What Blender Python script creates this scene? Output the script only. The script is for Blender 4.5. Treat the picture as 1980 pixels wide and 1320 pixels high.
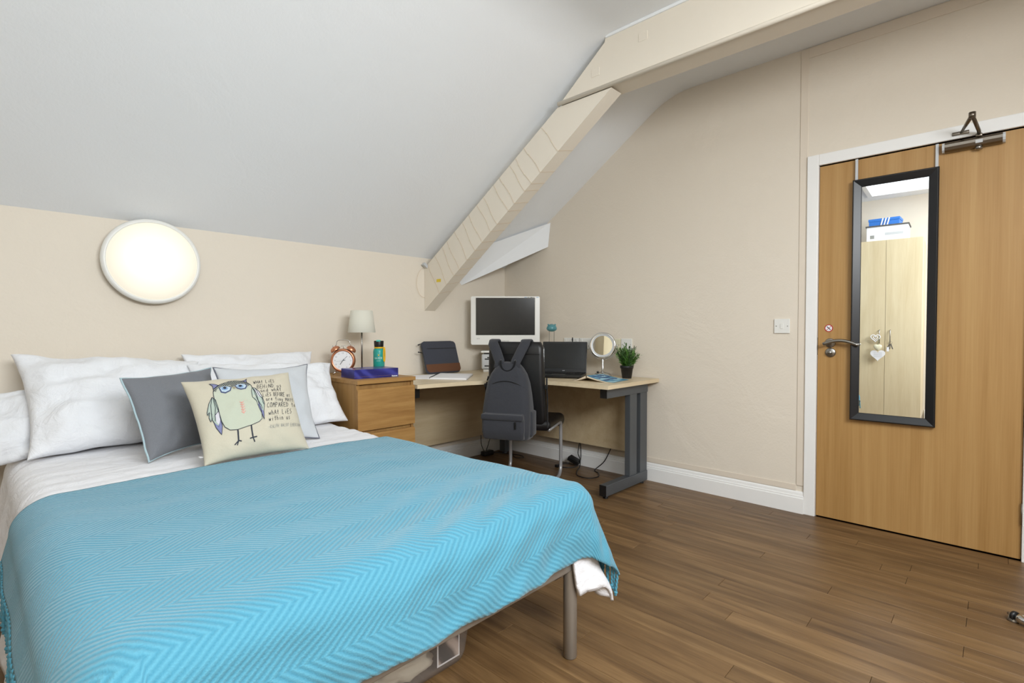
import bpy, bmesh, math, random
from math import sin, cos, pi, radians, sqrt, hypot, atan2
from mathutils import Vector, Matrix, noise

for o in list(bpy.data.objects):
    bpy.data.objects.remove(o, do_unlink=True)
random.seed(7)
SC = bpy.context.scene
COL = SC.collection

# ------------------------------------------------------------------ camera
cam = bpy.data.cameras.new('camera')
cam.sensor_width = 36.0
cam.lens = 36.0 * 990.53 / 1980.0
cam.clip_start = 0.02
co = bpy.data.objects.new('camera', cam)
COL.objects.link(co)
YAW, PITCH = radians(46.591), radians(1.2395)
co.location = (-3.3324, -3.2449, 1.0704)
co.rotation_euler = (pi / 2 - PITCH, 0, -YAW)
SC.camera = co

# ------------------------------------------------------------------ view, world, daylight
SC.view_settings.view_transform = 'Standard'
SC.view_settings.look = 'None'
SC.view_settings.gamma = 1.0
SC.view_settings.use_curve_mapping = False
SC.view_settings.exposure = 0.34
W = bpy.data.worlds.new('daylight_sky')
SC.world = W
W.use_nodes = True
W.node_tree.nodes['Background'].inputs[0].default_value = (0.80, 0.90, 1.0, 1)
W.node_tree.nodes['Background'].inputs[1].default_value = 1.0


def area(name, loc, direction, sx, sy, power, color):
    l = bpy.data.lights.new(name, 'AREA')
    l.shape = 'RECTANGLE'
    l.size, l.size_y = sx, sy
    l.energy = power
    l.color = color
    o = bpy.data.objects.new(name, l)
    COL.objects.link(o)
    o.location = loc
    o.rotation_euler = Vector(direction).to_track_quat('-Z', 'Y').to_euler()
    return o


# daylight entering by the rooflight in the flat ceiling and by the roof window in the rear slope
area('daylight_rooflight', (-3.07, -2.87, 2.775), (0, 0, -1), 2.25, 1.15, 15, (0.95, 0.975, 1.0))
area('daylight_roof_window', (-2.70, -4.45, 2.22), (0.0, 0.93, -0.36), 1.90, 0.95, 112, (0.95, 0.975, 1.0))


# ------------------------------------------------------------------ helpers
def lin(c):
    r = []
    for v in c:
        v = v / 255.0
        r.append(v / 12.92 if v <= 0.04045 else ((v + 0.055) / 1.055) ** 2.4)
    return (r[0], r[1], r[2], 1.0)


class NT:
    def __init__(s, name):
        s.m = bpy.data.materials.new(name)
        s.m.use_nodes = True
        s.t = s.m.node_tree
        s.b = s.t.nodes['Principled BSDF']

    def n(s, typ, **kw):
        nd = s.t.nodes.new(typ)
        for k, v in kw.items():
            if k.startswith('i_'):
                key = k[2:].replace('_', ' ')
                nd.inputs[int(key) if key.isdigit() else key].default_value = v
            else:
                setattr(nd, k, v)
        return nd

    def l(s, a, ao, b, bi):
        s.t.links.new(a.outputs[ao], b.inputs[bi])


def mat(name, c, rough=0.5, metal=0.0, var=0.04, vscale=8.0, bump=0.0, bscale=60.0, spec=0.5, coat=0.0, sheen=0.0):
    """plain surface: noise-tinted colour plus fine relief"""
    k = NT(name)
    b = k.b
    b.inputs['Roughness'].default_value = rough
    b.inputs['Metallic'].default_value = metal
    b.inputs['Specular IOR Level'].default_value = spec
    b.inputs['Coat Weight'].default_value = coat
    b.inputs['Sheen Weight'].default_value = sheen
    col = lin(c)
    tc = k.n('ShaderNodeTexCoord')
    nz = k.n('ShaderNodeTexNoise', i_Scale=vscale, i_Detail=4.0)
    k.l(tc, 'Object', nz, 'Vector')
    mx = k.n('ShaderNodeMix', data_type='RGBA')
    mx.inputs[6].default_value = tuple(max(0, v * (1 - var)) for v in col[:3]) + (1,)
    mx.inputs[7].default_value = tuple(min(1, v * (1 + var)) for v in col[:3]) + (1,)
    k.l(nz, 'Fac', mx, 0)
    k.l(mx, 2, b, 'Base Color')
    if bump > 0:
        n2 = k.n('ShaderNodeTexNoise', i_Scale=bscale, i_Detail=5.0)
        k.l(tc, 'Object', n2, 'Vector')
        bp = k.n('ShaderNodeBump', i_Strength=min(1.0, bump), i_Distance=0.002)
        k.l(n2, 'Fac', bp, 'Height')
        k.l(bp, 'Normal', b, 'Normal')
    return k.m


def plaster(name, c, var=0.02, wav=0.012, rough=0.85):
    """painted plaster: slow unevenness, trowel marks, hairline cracks"""
    k = NT(name)
    b = k.b
    b.inputs['Roughness'].default_value = rough
    b.inputs['Specular IOR Level'].default_value = 0.25
    col = lin(c)
    tc = k.n('ShaderNodeTexCoord')
    n1 = k.n('ShaderNodeTexNoise', i_Scale=1.3, i_Detail=5.0)
    k.l(tc, 'Object', n1, 'Vector')
    mx = k.n('ShaderNodeMix', data_type='RGBA')
    mx.inputs[6].default_value = tuple(v * (1 - var) for v in col[:3]) + (1,)
    mx.inputs[7].default_value = tuple(min(1, v * (1 + var)) for v in col[:3]) + (1,)
    k.l(n1, 'Fac', mx, 0)
    k.l(mx, 2, b, 'Base Color')
    n2 = k.n('ShaderNodeTexNoise', i_Scale=3.0, i_Detail=6.0, i_Roughness=0.55, i_Distortion=0.6)
    k.l(tc, 'Object', n2, 'Vector')
    n3 = k.n('ShaderNodeTexNoise', i_Scale=90.0, i_Detail=3.0)
    k.l(tc, 'Object', n3, 'Vector')
    vo = k.n('ShaderNodeTexVoronoi', feature='DISTANCE_TO_EDGE', i_Scale=0.55)
    nd = k.n('ShaderNodeTexNoise', i_Scale=2.5, i_Detail=6.0)
    k.l(tc, 'Object', nd, 'Vector')
    mv = k.n('ShaderNodeMix', data_type='VECTOR')
    mv.inputs[0].default_value = 0.35
    k.l(tc, 'Object', mv, 4)
    k.l(nd, 'Color', mv, 5)
    k.l(mv, 1, vo, 'Vector')
    mr = k.n('ShaderNodeMapRange', i_1=0.0, i_2=0.004, i_3=-0.045, i_4=0.0)
    k.l(vo, 'Distance', mr, 0)
    a = k.n('ShaderNodeMath', operation='MULTIPLY_ADD', i_1=0.10, i_2=0.0)
    k.l(n3, 'Fac', a, 0)
    k.l(n2, 'Fac', a, 2)
    s = k.n('ShaderNodeMath', operation='ADD')
    k.l(a, 0, s, 0)
    k.l(mr, 0, s, 1)
    bp = k.n('ShaderNodeBump', i_Strength=0.6, i_Distance=wav)
    k.l(s, 0, bp, 'Height')
    k.l(bp, 'Normal', b, 'Normal')
    return k.m


def wood(name, c1, c2, c3, axis='Z', along=1.2, across=26.0, rough=0.45, per_object=False, bump=0.15, spec=0.4, vary=0.0):
    """veneer or board: grain stretched along one axis of the object"""
    k = NT(name)
    b = k.b
    b.inputs['Specular IOR Level'].default_value = spec
    tc = k.n('ShaderNodeTexCoord')
    src, so = tc, 'Object'
    oi = None
    if per_object:
        oi = k.n('ShaderNodeObjectInfo')
        ml = k.n('ShaderNodeMath', operation='MULTIPLY', i_1=37.0)
        k.l(oi, 'Random', ml, 0)
        cb = k.n('ShaderNodeCombineXYZ')
        for i in range(3):
            k.l(ml, 0, cb, i)
        ad = k.n('ShaderNodeVectorMath', operation='ADD')
        k.l(tc, 'Object', ad, 0)
        k.l(cb, 0, ad, 1)
        src, so = ad, 0
    mp = k.n('ShaderNodeMapping')
    sc = [across] * 3
    sc['XYZ'.index(axis)] = along
    mp.inputs['Scale'].default_value = sc
    k.l(src, so, mp, 'Vector')
    n1 = k.n('ShaderNodeTexNoise', i_Scale=1.0, i_Detail=6.0, i_Roughness=0.6, i_Distortion=0.35)
    k.l(mp, 0, n1, 'Vector')
    mp2 = k.n('ShaderNodeMapping')
    sc2 = [across * 0.28] * 3
    sc2['XYZ'.index(axis)] = along * 0.7
    mp2.inputs['Scale'].default_value = sc2
    k.l(src, so, mp2, 'Vector')
    n2 = k.n('ShaderNodeTexNoise', i_Scale=1.0, i_Detail=4.0, i_Distortion=1.2)
    k.l(mp2, 0, n2, 'Vector')
    mp3 = k.n('ShaderNodeMapping')
    sc3 = [across * 7] * 3
    sc3['XYZ'.index(axis)] = along * 6
    mp3.inputs['Scale'].default_value = sc3
    k.l(src, so, mp3, 'Vector')
    n3 = k.n('ShaderNodeTexNoise', i_Scale=1.0, i_Detail=3.0)
    k.l(mp3, 0, n3, 'Vector')
    m1 = k.n('ShaderNodeMath', operation='MULTIPLY_ADD', i_1=0.45, i_2=0.0)
    k.l(n1, 'Fac', m1, 0)
    m2 = k.n('ShaderNodeMath', operation='MULTIPLY_ADD', i_1=0.40, i_2=0.0)
    k.l(n2, 'Fac', m2, 0)
    k.l(m2, 0, m1, 2)
    m3 = k.n('ShaderNodeMath', operation='MULTIPLY_ADD', i_1=0.20, i_2=0.0)
    k.l(n3, 'Fac', m3, 0)
    k.l(m1, 0, m3, 2)
    rp = k.n('ShaderNodeValToRGB')
    e = rp.color_ramp.elements
    e[0].position, e[0].color = 0.36, lin(c1)
    e[1].position, e[1].color = 0.68, lin(c3)
    x = e.new(0.52)
    x.color = lin(c2)
    k.l(m3, 0, rp, 0)
    out, oo = rp, 0
    if per_object and vary > 0:
        mr = k.n('ShaderNodeMapRange', i_1=0.0, i_2=1.0, i_3=1 - vary, i_4=1 + vary)
        k.l(oi, 'Random', mr, 0)
        hs = k.n('ShaderNodeHueSaturation')
        k.l(mr, 0, hs, 'Value')
        k.l(rp, 0, hs, 'Color')
        out, oo = hs, 0
    k.l(out, oo, b, 'Base Color')
    rr = k.n('ShaderNodeMapRange', i_1=0.2, i_2=0.8, i_3=rough + 0.08, i_4=rough - 0.08)
    k.l(n1, 'Fac', rr, 0)
    k.l(rr, 0, b, 'Roughness')
    bp = k.n('ShaderNodeBump', i_Strength=bump, i_Distance=0.002)
    k.l(m3, 0, bp, 'Height')
    k.l(bp, 'Normal', b, 'Normal')
    return k.m


def fabric(name, c1, c2, scale=420.0, rough=0.9, bump=0.35, crease=0.0, sheen=0.2):
    """woven cloth: warp and weft mottling, optional soft creases"""
    k = NT(name)
    b = k.b
    b.inputs['Roughness'].default_value = rough
    b.inputs['Specular IOR Level'].default_value = 0.15
    b.inputs['Sheen Weight'].default_value = sheen
    tc = k.n('ShaderNodeTexCoord')
    n1 = k.n('ShaderNodeTexNoise', i_Scale=scale, i_Detail=2.0)
    k.l(tc, 'Object', n1, 'Vector')
    mx = k.n('ShaderNodeMix', data_type='RGBA')
    mx.inputs[6].default_value = lin(c1)
    mx.inputs[7].default_value = lin(c2)
    k.l(n1, 'Fac', mx, 0)
    k.l(mx, 2, b, 'Base Color')
    bp = k.n('ShaderNodeBump', i_Strength=bump, i_Distance=0.001)
    k.l(n1, 'Fac', bp, 'Height')
    if crease > 0:
        n2 = k.n('ShaderNodeTexNoise', i_Scale=9.0, i_Detail=7.0, i_Roughness=0.6, i_Distortion=1.6)
        k.l(tc, 'Object', n2, 'Vector')
        b2 = k.n('ShaderNodeBump', i_Strength=crease, i_Distance=0.02)
        k.l(n2, 'Fac', b2, 'Height')
        k.l(b2, 'Normal', bp, 'Normal')
    k.l(bp, 'Normal', b, 'Normal')
    return k.m


def emis(name, c, s, base=(240, 238, 230)):
    k = NT(name)
    k.b.inputs['Base Color'].default_value = lin(base)
    k.b.inputs['Emission Color'].default_value = lin(c)
    k.b.inputs['Emission Strength'].default_value = s
    k.b.inputs['Roughness'].default_value = 0.4
    return k.m


def clear(name, tint=(255, 255, 255), gloss=0.08, rough=0.02, haze=0.0, hazec=(220, 220, 215)):
    """thin see-through sheet: mostly straight-through, part mirror, part milky"""
    m = bpy.data.materials.new(name)
    m.use_nodes = True
    t = m.node_tree
    t.nodes.clear()
    out = t.nodes.new('ShaderNodeOutputMaterial')
    tr = t.nodes.new('ShaderNodeBsdfTransparent')
    tr.inputs[0].default_value = lin(tint)
    gl = t.nodes.new('ShaderNodeBsdfGlossy')
    gl.inputs['Roughness'].default_value = rough
    m1 = t.nodes.new('ShaderNodeMixShader')
    m1.inputs[0].default_value = gloss
    t.links.new(tr.outputs[0], m1.inputs[1])
    t.links.new(gl.outputs[0], m1.inputs[2])
    df = t.nodes.new('ShaderNodeBsdfDiffuse')
    df.inputs[0].default_value = lin(hazec)
    m2 = t.nodes.new('ShaderNodeMixShader')
    m2.inputs[0].default_value = haze
    t.links.new(m1.outputs[0], m2.inputs[1])
    t.links.new(df.outputs[0], m2.inputs[2])
    t.links.new(m2.outputs[0], out.inputs[0])
    return m


def mirror_mat(name):
    k = NT(name)
    k.b.inputs['Base Color'].default_value = (0.92, 0.93, 0.92, 1)
    k.b.inputs['Metallic'].default_value = 1.0
    k.b.inputs['Roughness'].default_value = 0.0
    return k.m


# ---- objects
def tag(o, label=None, cat=None, group=None, kind=None):
    if label:
        o['label'] = label
    if cat:
        o['category'] = cat
    if group:
        o['group'] = group
    if kind:
        o['kind'] = kind
    return o


def obj(name, bm, m, parent=None, smooth=False, loc=None, rot=None):
    me = bpy.data.meshes.new(name)
    bm.normal_update()
    bm.to_mesh(me)
    bm.free()
    if smooth:
        for p in me.polygons:
            p.use_smooth = True
    if m is not None:
        for mm in (m if isinstance(m, (list, tuple)) else [m]):
            me.materials.append(mm)
    o = bpy.data.objects.new(name, me)
    COL.objects.link(o)
    if parent:
        o.parent = parent
    if loc:
        o.location = loc
    if rot:
        o.rotation_euler = rot
    return o


def thing(name, label, cat, loc=(0, 0, 0), rotz=0.0, group=None, kind=None):
    o = bpy.data.objects.new(name, None)
    o.empty_display_size = 0.05
    COL.objects.link(o)
    o.location = loc
    o.rotation_euler = (0, 0, rotz)
    return tag(o, label, cat, group, kind)


def struct(name, bm, m, label=None, smooth=False):
    return tag(obj(name, bm, m, None, smooth), label, None, None, 'structure')


def box(bm, x0, x1, y0, y1, z0, z1, bev=0.0, seg=2, M=None):
    t = bmesh.new()
    bmesh.ops.create_cube(t, size=1.0)
    for v in t.verts:
        v.co = Vector(((x0 + x1) / 2 + v.co.x * (x1 - x0), (y0 + y1) / 2 + v.co.y * (y1 - y0), (z0 + z1) / 2 + v.co.z * (z1 - z0)))
    if bev > 0:
        bmesh.ops.bevel(t, geom=list(t.edges), offset=bev, segments=seg, affect='EDGES', profile=0.5)
    if M is not None:
        t.transform(M)
    merge(bm, t)
    return bm


def merge(bm, t):
    me = bpy.data.meshes.new('tmp')
    t.to_mesh(me)
    t.free()
    bm.from_mesh(me)
    bpy.data.meshes.remove(me)


def B(x0, x1, y0, y1, z0, z1, bev=0.0, seg=2, M=None):
    return box(bmesh.new(), x0, x1, y0, y1, z0, z1, bev, seg, M)


def tube(bm, pts, r, seg=10, closed=False, caps=True):
    """tube along a polyline; r is a number or one radius per point"""
    pts = [Vector(p) for p in pts]
    n = len(pts)
    rr = r if isinstance(r, (list, tuple)) else [r] * n
    rings = []
    prev = None
    for i, p in enumerate(pts):
        if closed:
            d = pts[(i + 1) % n] - pts[i - 1]
        else:
            d = pts[min(i + 1, n - 1)] - pts[max(i - 1, 0)]
        d.normalize()
        if prev is None:
            a = Vector((0, 0, 1)) if abs(d.z) < 0.9 else Vector((1, 0, 0))
            u = d.cross(a).normalized()
        else:
            u = (prev - d * prev.dot(d)).normalized()
        prev = u
        w = d.cross(u)
        rings.append([bm.verts.new(p + (u * cos(2 * pi * k / seg) + w * sin(2 * pi * k / seg)) * rr[i]) for k in range(seg)])
    m = n if closed else n - 1
    for i in range(m):
        a, b = rings[i], rings[(i + 1) % n]
        for k in range(seg):
            bm.faces.new((a[k], a[(k + 1) % seg], b[(k + 1) % seg], b[k]))
    if caps and not closed:
        bm.faces.new(rings[0][::-1])
        bm.faces.new(rings[-1])
    return bm


def T(pts, r, seg=10, closed=False):
    return tube(bmesh.new(), pts, r, seg, closed)


def lathe(bm, prof, seg=32, M=None):
    """profile of (radius, height) turned round Z"""
    t = bmesh.new()
    rings = []
    for r, z in prof:
        if r < 1e-5:
            rings.append([t.verts.new((0, 0, z))])
        else:
            rings.append([t.verts.new((r * cos(2 * pi * k / seg), r * sin(2 * pi * k / seg), z)) for k in range(seg)])
    for a, b in zip(rings[:-1], rings[1:]):
        for k in range(seg):
            k2 = (k + 1) % seg
            if len(a) == 1 and len(b) == 1:
                continue
            if len(a) == 1:
                t.faces.new((a[0], b[k2], b[k]))
            elif len(b) == 1:
                t.faces.new((a[k], a[k2], b[0]))
            else:
                t.faces.new((a[k], a[k2], b[k2], b[k]))
    bmesh.ops.recalc_face_normals(t, faces=list(t.faces))
    if M is not None:
        t.transform(M)
    merge(bm, t)
    return bm


def L(prof, seg=32, M=None):
    return lathe(bmesh.new(), prof, seg, M)


def prism(bm, poly, h0, h1, axis='Z', bev=0.0):
    """polygon extruded along an axis. X: poly=(y,z)  Y: poly=(x,z)  Z: poly=(x,y)"""
    def P(a, b, h):
        return {'X': (h, a, b), 'Y': (a, h, b), 'Z': (a, b, h)}[axis]
    t = bmesh.new()
    lo = [t.verts.new(P(a, b, h0)) for a, b in poly]
    hi = [t.verts.new(P(a, b, h1)) for a, b in poly]
    t.faces.new(lo[::-1])
    t.faces.new(hi)
    n = len(poly)
    for i in range(n):
        t.faces.new((lo[i], lo[(i + 1) % n], hi[(i + 1) % n], hi[i]))
    bmesh.ops.recalc_face_normals(t, faces=list(t.faces))
    if bev > 0:
        bmesh.ops.bevel(t, geom=[e for e in t.edges], offset=bev, segments=2, affect='EDGES', profile=0.5)
    merge(bm, t)
    return bm


def P(poly, h0, h1, axis='Z', bev=0.0):
    return prism(bmesh.new(), poly, h0, h1, axis, bev)


def rrect(w, h, r, n=5, cx=0.0, cy=0.0):
    pts = []
    for sx, sy, a0 in ((1, 1, 0), (-1, 1, 90), (-1, -1, 180), (1, -1, 270)):
        for k in range(n + 1):
            a = radians(a0 + 90 * k / n)
            pts.append((cx + sx * (w / 2 - r) + r * cos(a), cy + sy * (h / 2 - r) + r * sin(a)))
    return pts


def grid(bm, fn, nu, nv, uv=None, flip=False):
    vs = [[bm.verts.new(fn(i / nu, j / nv)) for j in range(nv + 1)] for i in range(nu + 1)]
    ul = bm.loops.layers.uv.verify() if uv else None
    for i in range(nu):
        for j in range(nv):
            q = [(i, j), (i + 1, j), (i + 1, j + 1), (i, j + 1)]
            if flip:
                q.reverse()
            f = bm.faces.new([vs[a][b] for a, b in q])
            if uv:
                for lp, (a, b) in zip(f.loops, q):
                    lp[ul].uv = uv(a / nu, b / nv)
    return vs


def copy_tree(o, parent=None):
    c = o.copy()
    COL.objects.link(c)
    c.parent = parent
    for ch in list(o.children):
        copy_tree(ch, c)
    return c


def text_bm(s, size, M, depth=0.0004, align='CENTER'):
    cu = bpy.data.curves.new('tmp', 'FONT')
    cu.body = s
    cu.size = size
    cu.align_x = align
    cu.extrude = depth
    cu.resolution_u = 3
    o = bpy.data.objects.new('tmp', cu)
    COL.objects.link(o)
    me = bpy.data.meshes.new_from_object(o.evaluated_get(bpy.context.evaluated_depsgraph_get()))
    bpy.data.objects.remove(o)
    bpy.data.curves.remove(cu)
    bm = bmesh.new()
    bm.from_mesh(me)
    bpy.data.meshes.remove(me)
    bm.transform(M)
    return bm


def fbm(x, y, z, sc, oc=4):
    return noise.fractal(Vector((x * sc, y * sc, z * sc)), 1.0, 2.0, oc)


# ------------------------------------------------------------------ materials
M_WALL = plaster('cream_wall_paint', (227, 217, 202))
M_CEIL = plaster('white_ceiling_plaster', (240, 242, 244), wav=0.008)
M_BEAM = mat('cream_beam_paint', (231, 222, 207), 0.6, var=0.02, bump=0.2, bscale=40)
M_WHITE = mat('white_gloss_paint', (240, 239, 237), 0.35, var=0.02, bump=0.1)
M_BUFF = mat('buff_trim_paint', (225, 213, 197), 0.5, var=0.02)
M_FLOOR = wood('oak_laminate_plank', (78, 56, 34), (108, 81, 51), (134, 105, 70), 'Y', 1.6, 30, 0.42, True, 0.10, 0.45, 0.10)
M_JOINT = mat('floor_joint', (58, 40, 26), 0.8)
M_DOOR = wood('oak_door_veneer', (158, 117, 64), (175, 135, 82), (187, 149, 96), 'Z', 0.5, 22, 0.42, False, 0.05)
M_CHEST = wood('oak_chest_veneer', (142, 101, 54), (164, 123, 70), (178, 139, 84), 'X', 2.2, 34, 0.5, False, 0.10)
M_CHESTV = wood('oak_chest_side_veneer', (140, 101, 56), (160, 121, 70), (172, 135, 82), 'Z', 1.6, 34, 0.5, False, 0.10)
M_MAPLE = wood('maple_desk_laminate', (210, 190, 156), (219, 201, 169), (227, 211, 182), 'X', 2.0, 22, 0.35, False, 0.03)
M_MAPLEP = wood('maple_panel_laminate', (188, 166, 130), (198, 178, 144), (206, 188, 154), 'X', 2.0, 22, 0.4, False, 0.03)
M_WARD = wood('maple_wardrobe_laminate', (204, 186, 150), (214, 198, 164), (222, 208, 176), 'Z', 1.0, 14, 0.35, False, 0.03)
M_LINEN = fabric('white_cotton', (226, 227, 230), (234, 235, 238), 500, 0.9, 0.12, 0.55, 0.1)
M_DUVET = fabric('white_duvet_cotton', (226, 225, 227), (235, 234, 237), 500, 0.9, 0.12, 0.5, 0.1)
M_CHAR = fabric('charcoal_weave', (98, 100, 105), (134, 136, 141), 700, 0.95, 0.5)
M_PALE = fabric('pale_grey_cotton', (188, 191, 195), (202, 205, 208), 600, 0.9, 0.2, 0.1)
M_OATM = fabric('oatmeal_linen', (188, 180, 160), (204, 196, 177), 600, 0.95, 0.35, 0.12)
M_PIPEB = fabric('blue_grey_piping', (160, 182, 190), (176, 198, 204), 300)
M_PIPED = fabric('dark_grey_piping', (92, 94, 104), (112, 114, 124), 300)
M_PACK = fabric('slate_canvas', (50, 51, 56), (66, 67, 72), 600, 0.9, 0.35, 0.15)
M_STRAPB = fabric('black_webbing', (20, 20, 22), (30, 30, 33), 500)
M_LEATH = mat('black_leather', (18, 18, 20), 0.42, var=0.1, bump=0.3, bscale=180)
M_BLACK = mat('black_plastic', (18, 18, 19), 0.4, bump=0.1)
M_BLACKM = mat('black_frame_lacquer', (22, 22, 25), 0.35, var=0.06)
M_CHROME = mat('chrome', (214, 214, 214), 0.12, 1.0, var=0.02)
M_STEEL = mat('brushed_steel', (158, 155, 150), 0.3, 1.0, var=0.03, bump=0.1, bscale=300)
M_BRONZE = mat('dull_nickel_closer', (128, 120, 110), 0.32, 1.0, var=0.03)
M_SILVER = mat('silver_powder_coat', (150, 142, 132), 0.35, 0.55, var=0.03)
M_TUBE = mat('satin_chrome_tube', (176, 176, 178), 0.3, 0.45, var=0.03)
M_DESKM = mat('grey_desk_steel', (88, 92, 96), 0.4, 0.35, var=0.04)
M_COPPER = mat('copper', (206, 140, 106), 0.32, 0.9, var=0.05)
M_WPLAS = mat('white_plastic', (232, 231, 226), 0.3, var=0.01)
M_WPLAS2 = mat('grey_white_plastic', (196, 198, 200), 0.35, var=0.01)
M_CREAMP = mat('cream_plastic', (226, 220, 192), 0.4, var=0.02)
M_SCREEN = mat('dark_screen', (22, 23, 22), 0.18, var=0.02)
M_SHADE = fabric('cream_lampshade_linen', (214, 211, 196), (222, 219, 205), 600, 0.9, 0.15)
M_TEAL = mat('teal_bottle_lacquer', (38, 158, 146), 0.3, var=0.03)
M_TEALP = mat('aqua_plastic', (74, 196, 178), 0.4)
M_YELL = mat('yellow_rubber', (238, 186, 30), 0.45)
M_DIAL = mat('white_dial', (238, 238, 240), 0.4, var=0.01)
M_INK = mat('dark_ink', (44, 48, 58), 0.8)
M_INKG = mat('pale_grey_ink', (150, 150, 146), 0.8)
M_INKW = mat('white_ink', (236, 242, 240), 0.6)
M_PAPER = mat('white_paper', (236, 235, 238), 0.8, var=0.02)
M_BOOKP = mat('cream_page_paper', (222, 208, 186), 0.85, var=0.04)
M_SLEEVE = fabric('dark_marl_felt', (44, 46, 54), (78, 80, 90), 900, 0.95, 0.4)
M_BROWNL = mat('brown_leather', (98, 60, 36), 0.5, var=0.12, vscale=20, bump=0.3, bscale=120)
M_POT = mat('black_pot_plastic', (20, 20, 21), 0.45)
M_LEAF = mat('green_leaf', (74, 122, 36), 0.5, var=0.3, vscale=30)
M_LEAFD = mat('dark_green_leaf', (48, 84, 30), 0.5, var=0.3, vscale=30)
M_COPWIRE = mat('copper_wire', (214, 190, 160), 0.5, 0.0)
M_NOTE = mat('yellow_tape', (226, 198, 62), 0.7)
M_RED = mat('red_sign_ink', (176, 28, 40), 0.5)
M_TEALG = None


def gtext(c1, c2, c3, name, scale=6.0, rough=0.3, dist=3.0, orient=None):
    """printed carton or cover with soft flowing streaks"""
    k = NT(name)
    k.b.inputs['Roughness'].default_value = rough
    tc = k.n('ShaderNodeTexCoord')
    mp = k.n('ShaderNodeMapping')
    mp.inputs['Rotation'].default_value = orient or (0.4, 0.5, 0.3)
    k.l(tc, 'Object', mp, 'Vector')
    w = k.n('ShaderNodeTexWave', i_Scale=scale, i_Distortion=dist, i_Detail=2.0)
    k.l(mp, 0, w, 'Vector')
    rp = k.n('ShaderNodeValToRGB')
    e = rp.color_ramp.elements
    e[0].position, e[0].color = 0.15, lin(c1)
    e[1].position, e[1].color = 0.95, lin(c3)
    x = e.new(0.55)
    x.color = lin(c2)
    k.l(w, 'Fac', rp, 0)
    k.l(rp, 0, k.b, 'Base Color')
    return k.m


def throw_material():
    """aqua cotton in bands of herringbone ribs, laid out in cloth metres"""
    k = NT('aqua_herringbone_cotton')
    b = k.b
    b.inputs['Roughness'].default_value = 0.92
    b.inputs['Specular IOR Level'].default_value = 0.12
    b.inputs['Sheen Weight'].default_value = 0.25
    uv = k.n('ShaderNodeUVMap')
    sp = k.n('ShaderNodeSeparateXYZ')
    k.l(uv, 0, sp, 0)
    band = 0.125
    pp = k.n('ShaderNodeMath', operation='PINGPONG', i_1=band)
    k.l(sp, 'Y', pp, 0)
    sm = k.n('ShaderNodeMath', operation='MULTIPLY_ADD', i_1=1.25)
    k.l(pp, 0, sm, 0)
    k.l(sp, 'X', sm, 2)
    nz = k.n('ShaderNodeTexNoise', i_Scale=14.0, i_Detail=2.0)
    k.l(uv, 0, nz, 'Vector')
    sm2 = k.n('ShaderNodeMath', operation='MULTIPLY_ADD', i_1=0.010)
    k.l(nz, 'Fac', sm2, 0)
    k.l(sm, 0, sm2, 2)
    fr = k.n('ShaderNodeMath', operation='MULTIPLY', i_1=2 * pi / 0.0205)
    k.l(sm2, 0, fr, 0)
    sn = k.n('ShaderNodeMath', operation='SINE')
    k.l(fr, 0, sn, 0)
    n2 = k.n('ShaderNodeTexNoise', i_Scale=260.0, i_Detail=3.0)
    k.l(uv, 0, n2, 'Vector')
    hh = k.n('ShaderNodeMath', operation='MULTIPLY_ADD', i_1=2.2)
    k.l(n2, 'Fac', hh, 0)
    k.l(sn, 0, hh, 2)
    mr = k.n('ShaderNodeMapRange', i_1=-0.4, i_2=2.4)
    k.l(hh, 0, mr, 0)
    mx = k.n('ShaderNodeMix', data_type='RGBA')
    mx.inputs[6].default_value = lin((68, 131, 154))
    mx.inputs[7].default_value = lin((90, 153, 174))
    k.l(mr, 0, mx, 0)
    k.l(mx, 2, b, 'Base Color')
    bp = k.n('ShaderNodeBump', i_Strength=0.32, i_Distance=0.003)
    k.l(hh, 0, bp, 'Height')
    k.l(bp, 'Normal', b, 'Normal')
    return k.m


M_THROW = throw_material()
M_TASSEL = fabric('aqua_yarn', (62, 126, 148), (94, 158, 178), 300, 0.92, 0.5)

# ------------------------------------------------------------------ the room
ZE, ZF = 1.632, 2.69          # eaves height, flat ceiling height
YF0, YF1, YR = -1.59, -3.62, -5.20
XL = -4.50


def zc(y):
    if y > YF0:
        return ZE + (ZF - ZE) * (y / YF0)
    if y > YF1:
        return ZF
    return ZF - (ZF - ZE) * (y - YF1) / (YR - YF1)


# floor: a base slab carrying separate planks that run along Y
fl = struct('floor', B(XL, 0.25, YR, 0.02, -0.06, -0.012), M_JOINT, 'oak laminate plank floor')
PW = 0.0795
plank_mesh = {}


def plank_data(length):
    key = round(length, 2)
    if key not in plank_mesh:
        bm = B(-PW / 2 + 0.0004, PW / 2 - 0.0004, 0.0006, key - 0.0006, -0.012, 0.0, 0.0007, 1)
        me = bpy.data.meshes.new('plank')
        bm.to_mesh(me)
        bm.free()
        me.materials.append(M_FLOOR)
        plank_mesh[key] = me
    return plank_mesh[key]


rest = bmesh.new()
nrow = int(-XL / PW) + 1
for i in range(nrow):
    x = -PW / 2 - i * PW
    y = YR
    first = True
    while y < -0.001:
        ln = random.choice((1.0, 1.1, 1.22, 1.22)) if not first else random.choice((0.35, 0.55, 0.8, 1.0, 1.22))
        first = False
        ln = round(min(ln, -y), 2)
        if ln < 0.02:
            break
        if x > -2.75 and x - PW / 2 > XL:
            p = bpy.data.objects.new('plank', plank_data(ln))
            COL.objects.link(p)
            p.location = (x, y, 0)
            p.parent = fl
        else:
            box(rest, max(XL, x - PW / 2 + .0004), x + PW / 2 - .0004, y + .0006, y + ln - .0006, -.012, 0)
        y += ln
tag(obj('plank_field', rest, M_FLOOR, fl), None, None, None, 'stuff')

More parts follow.
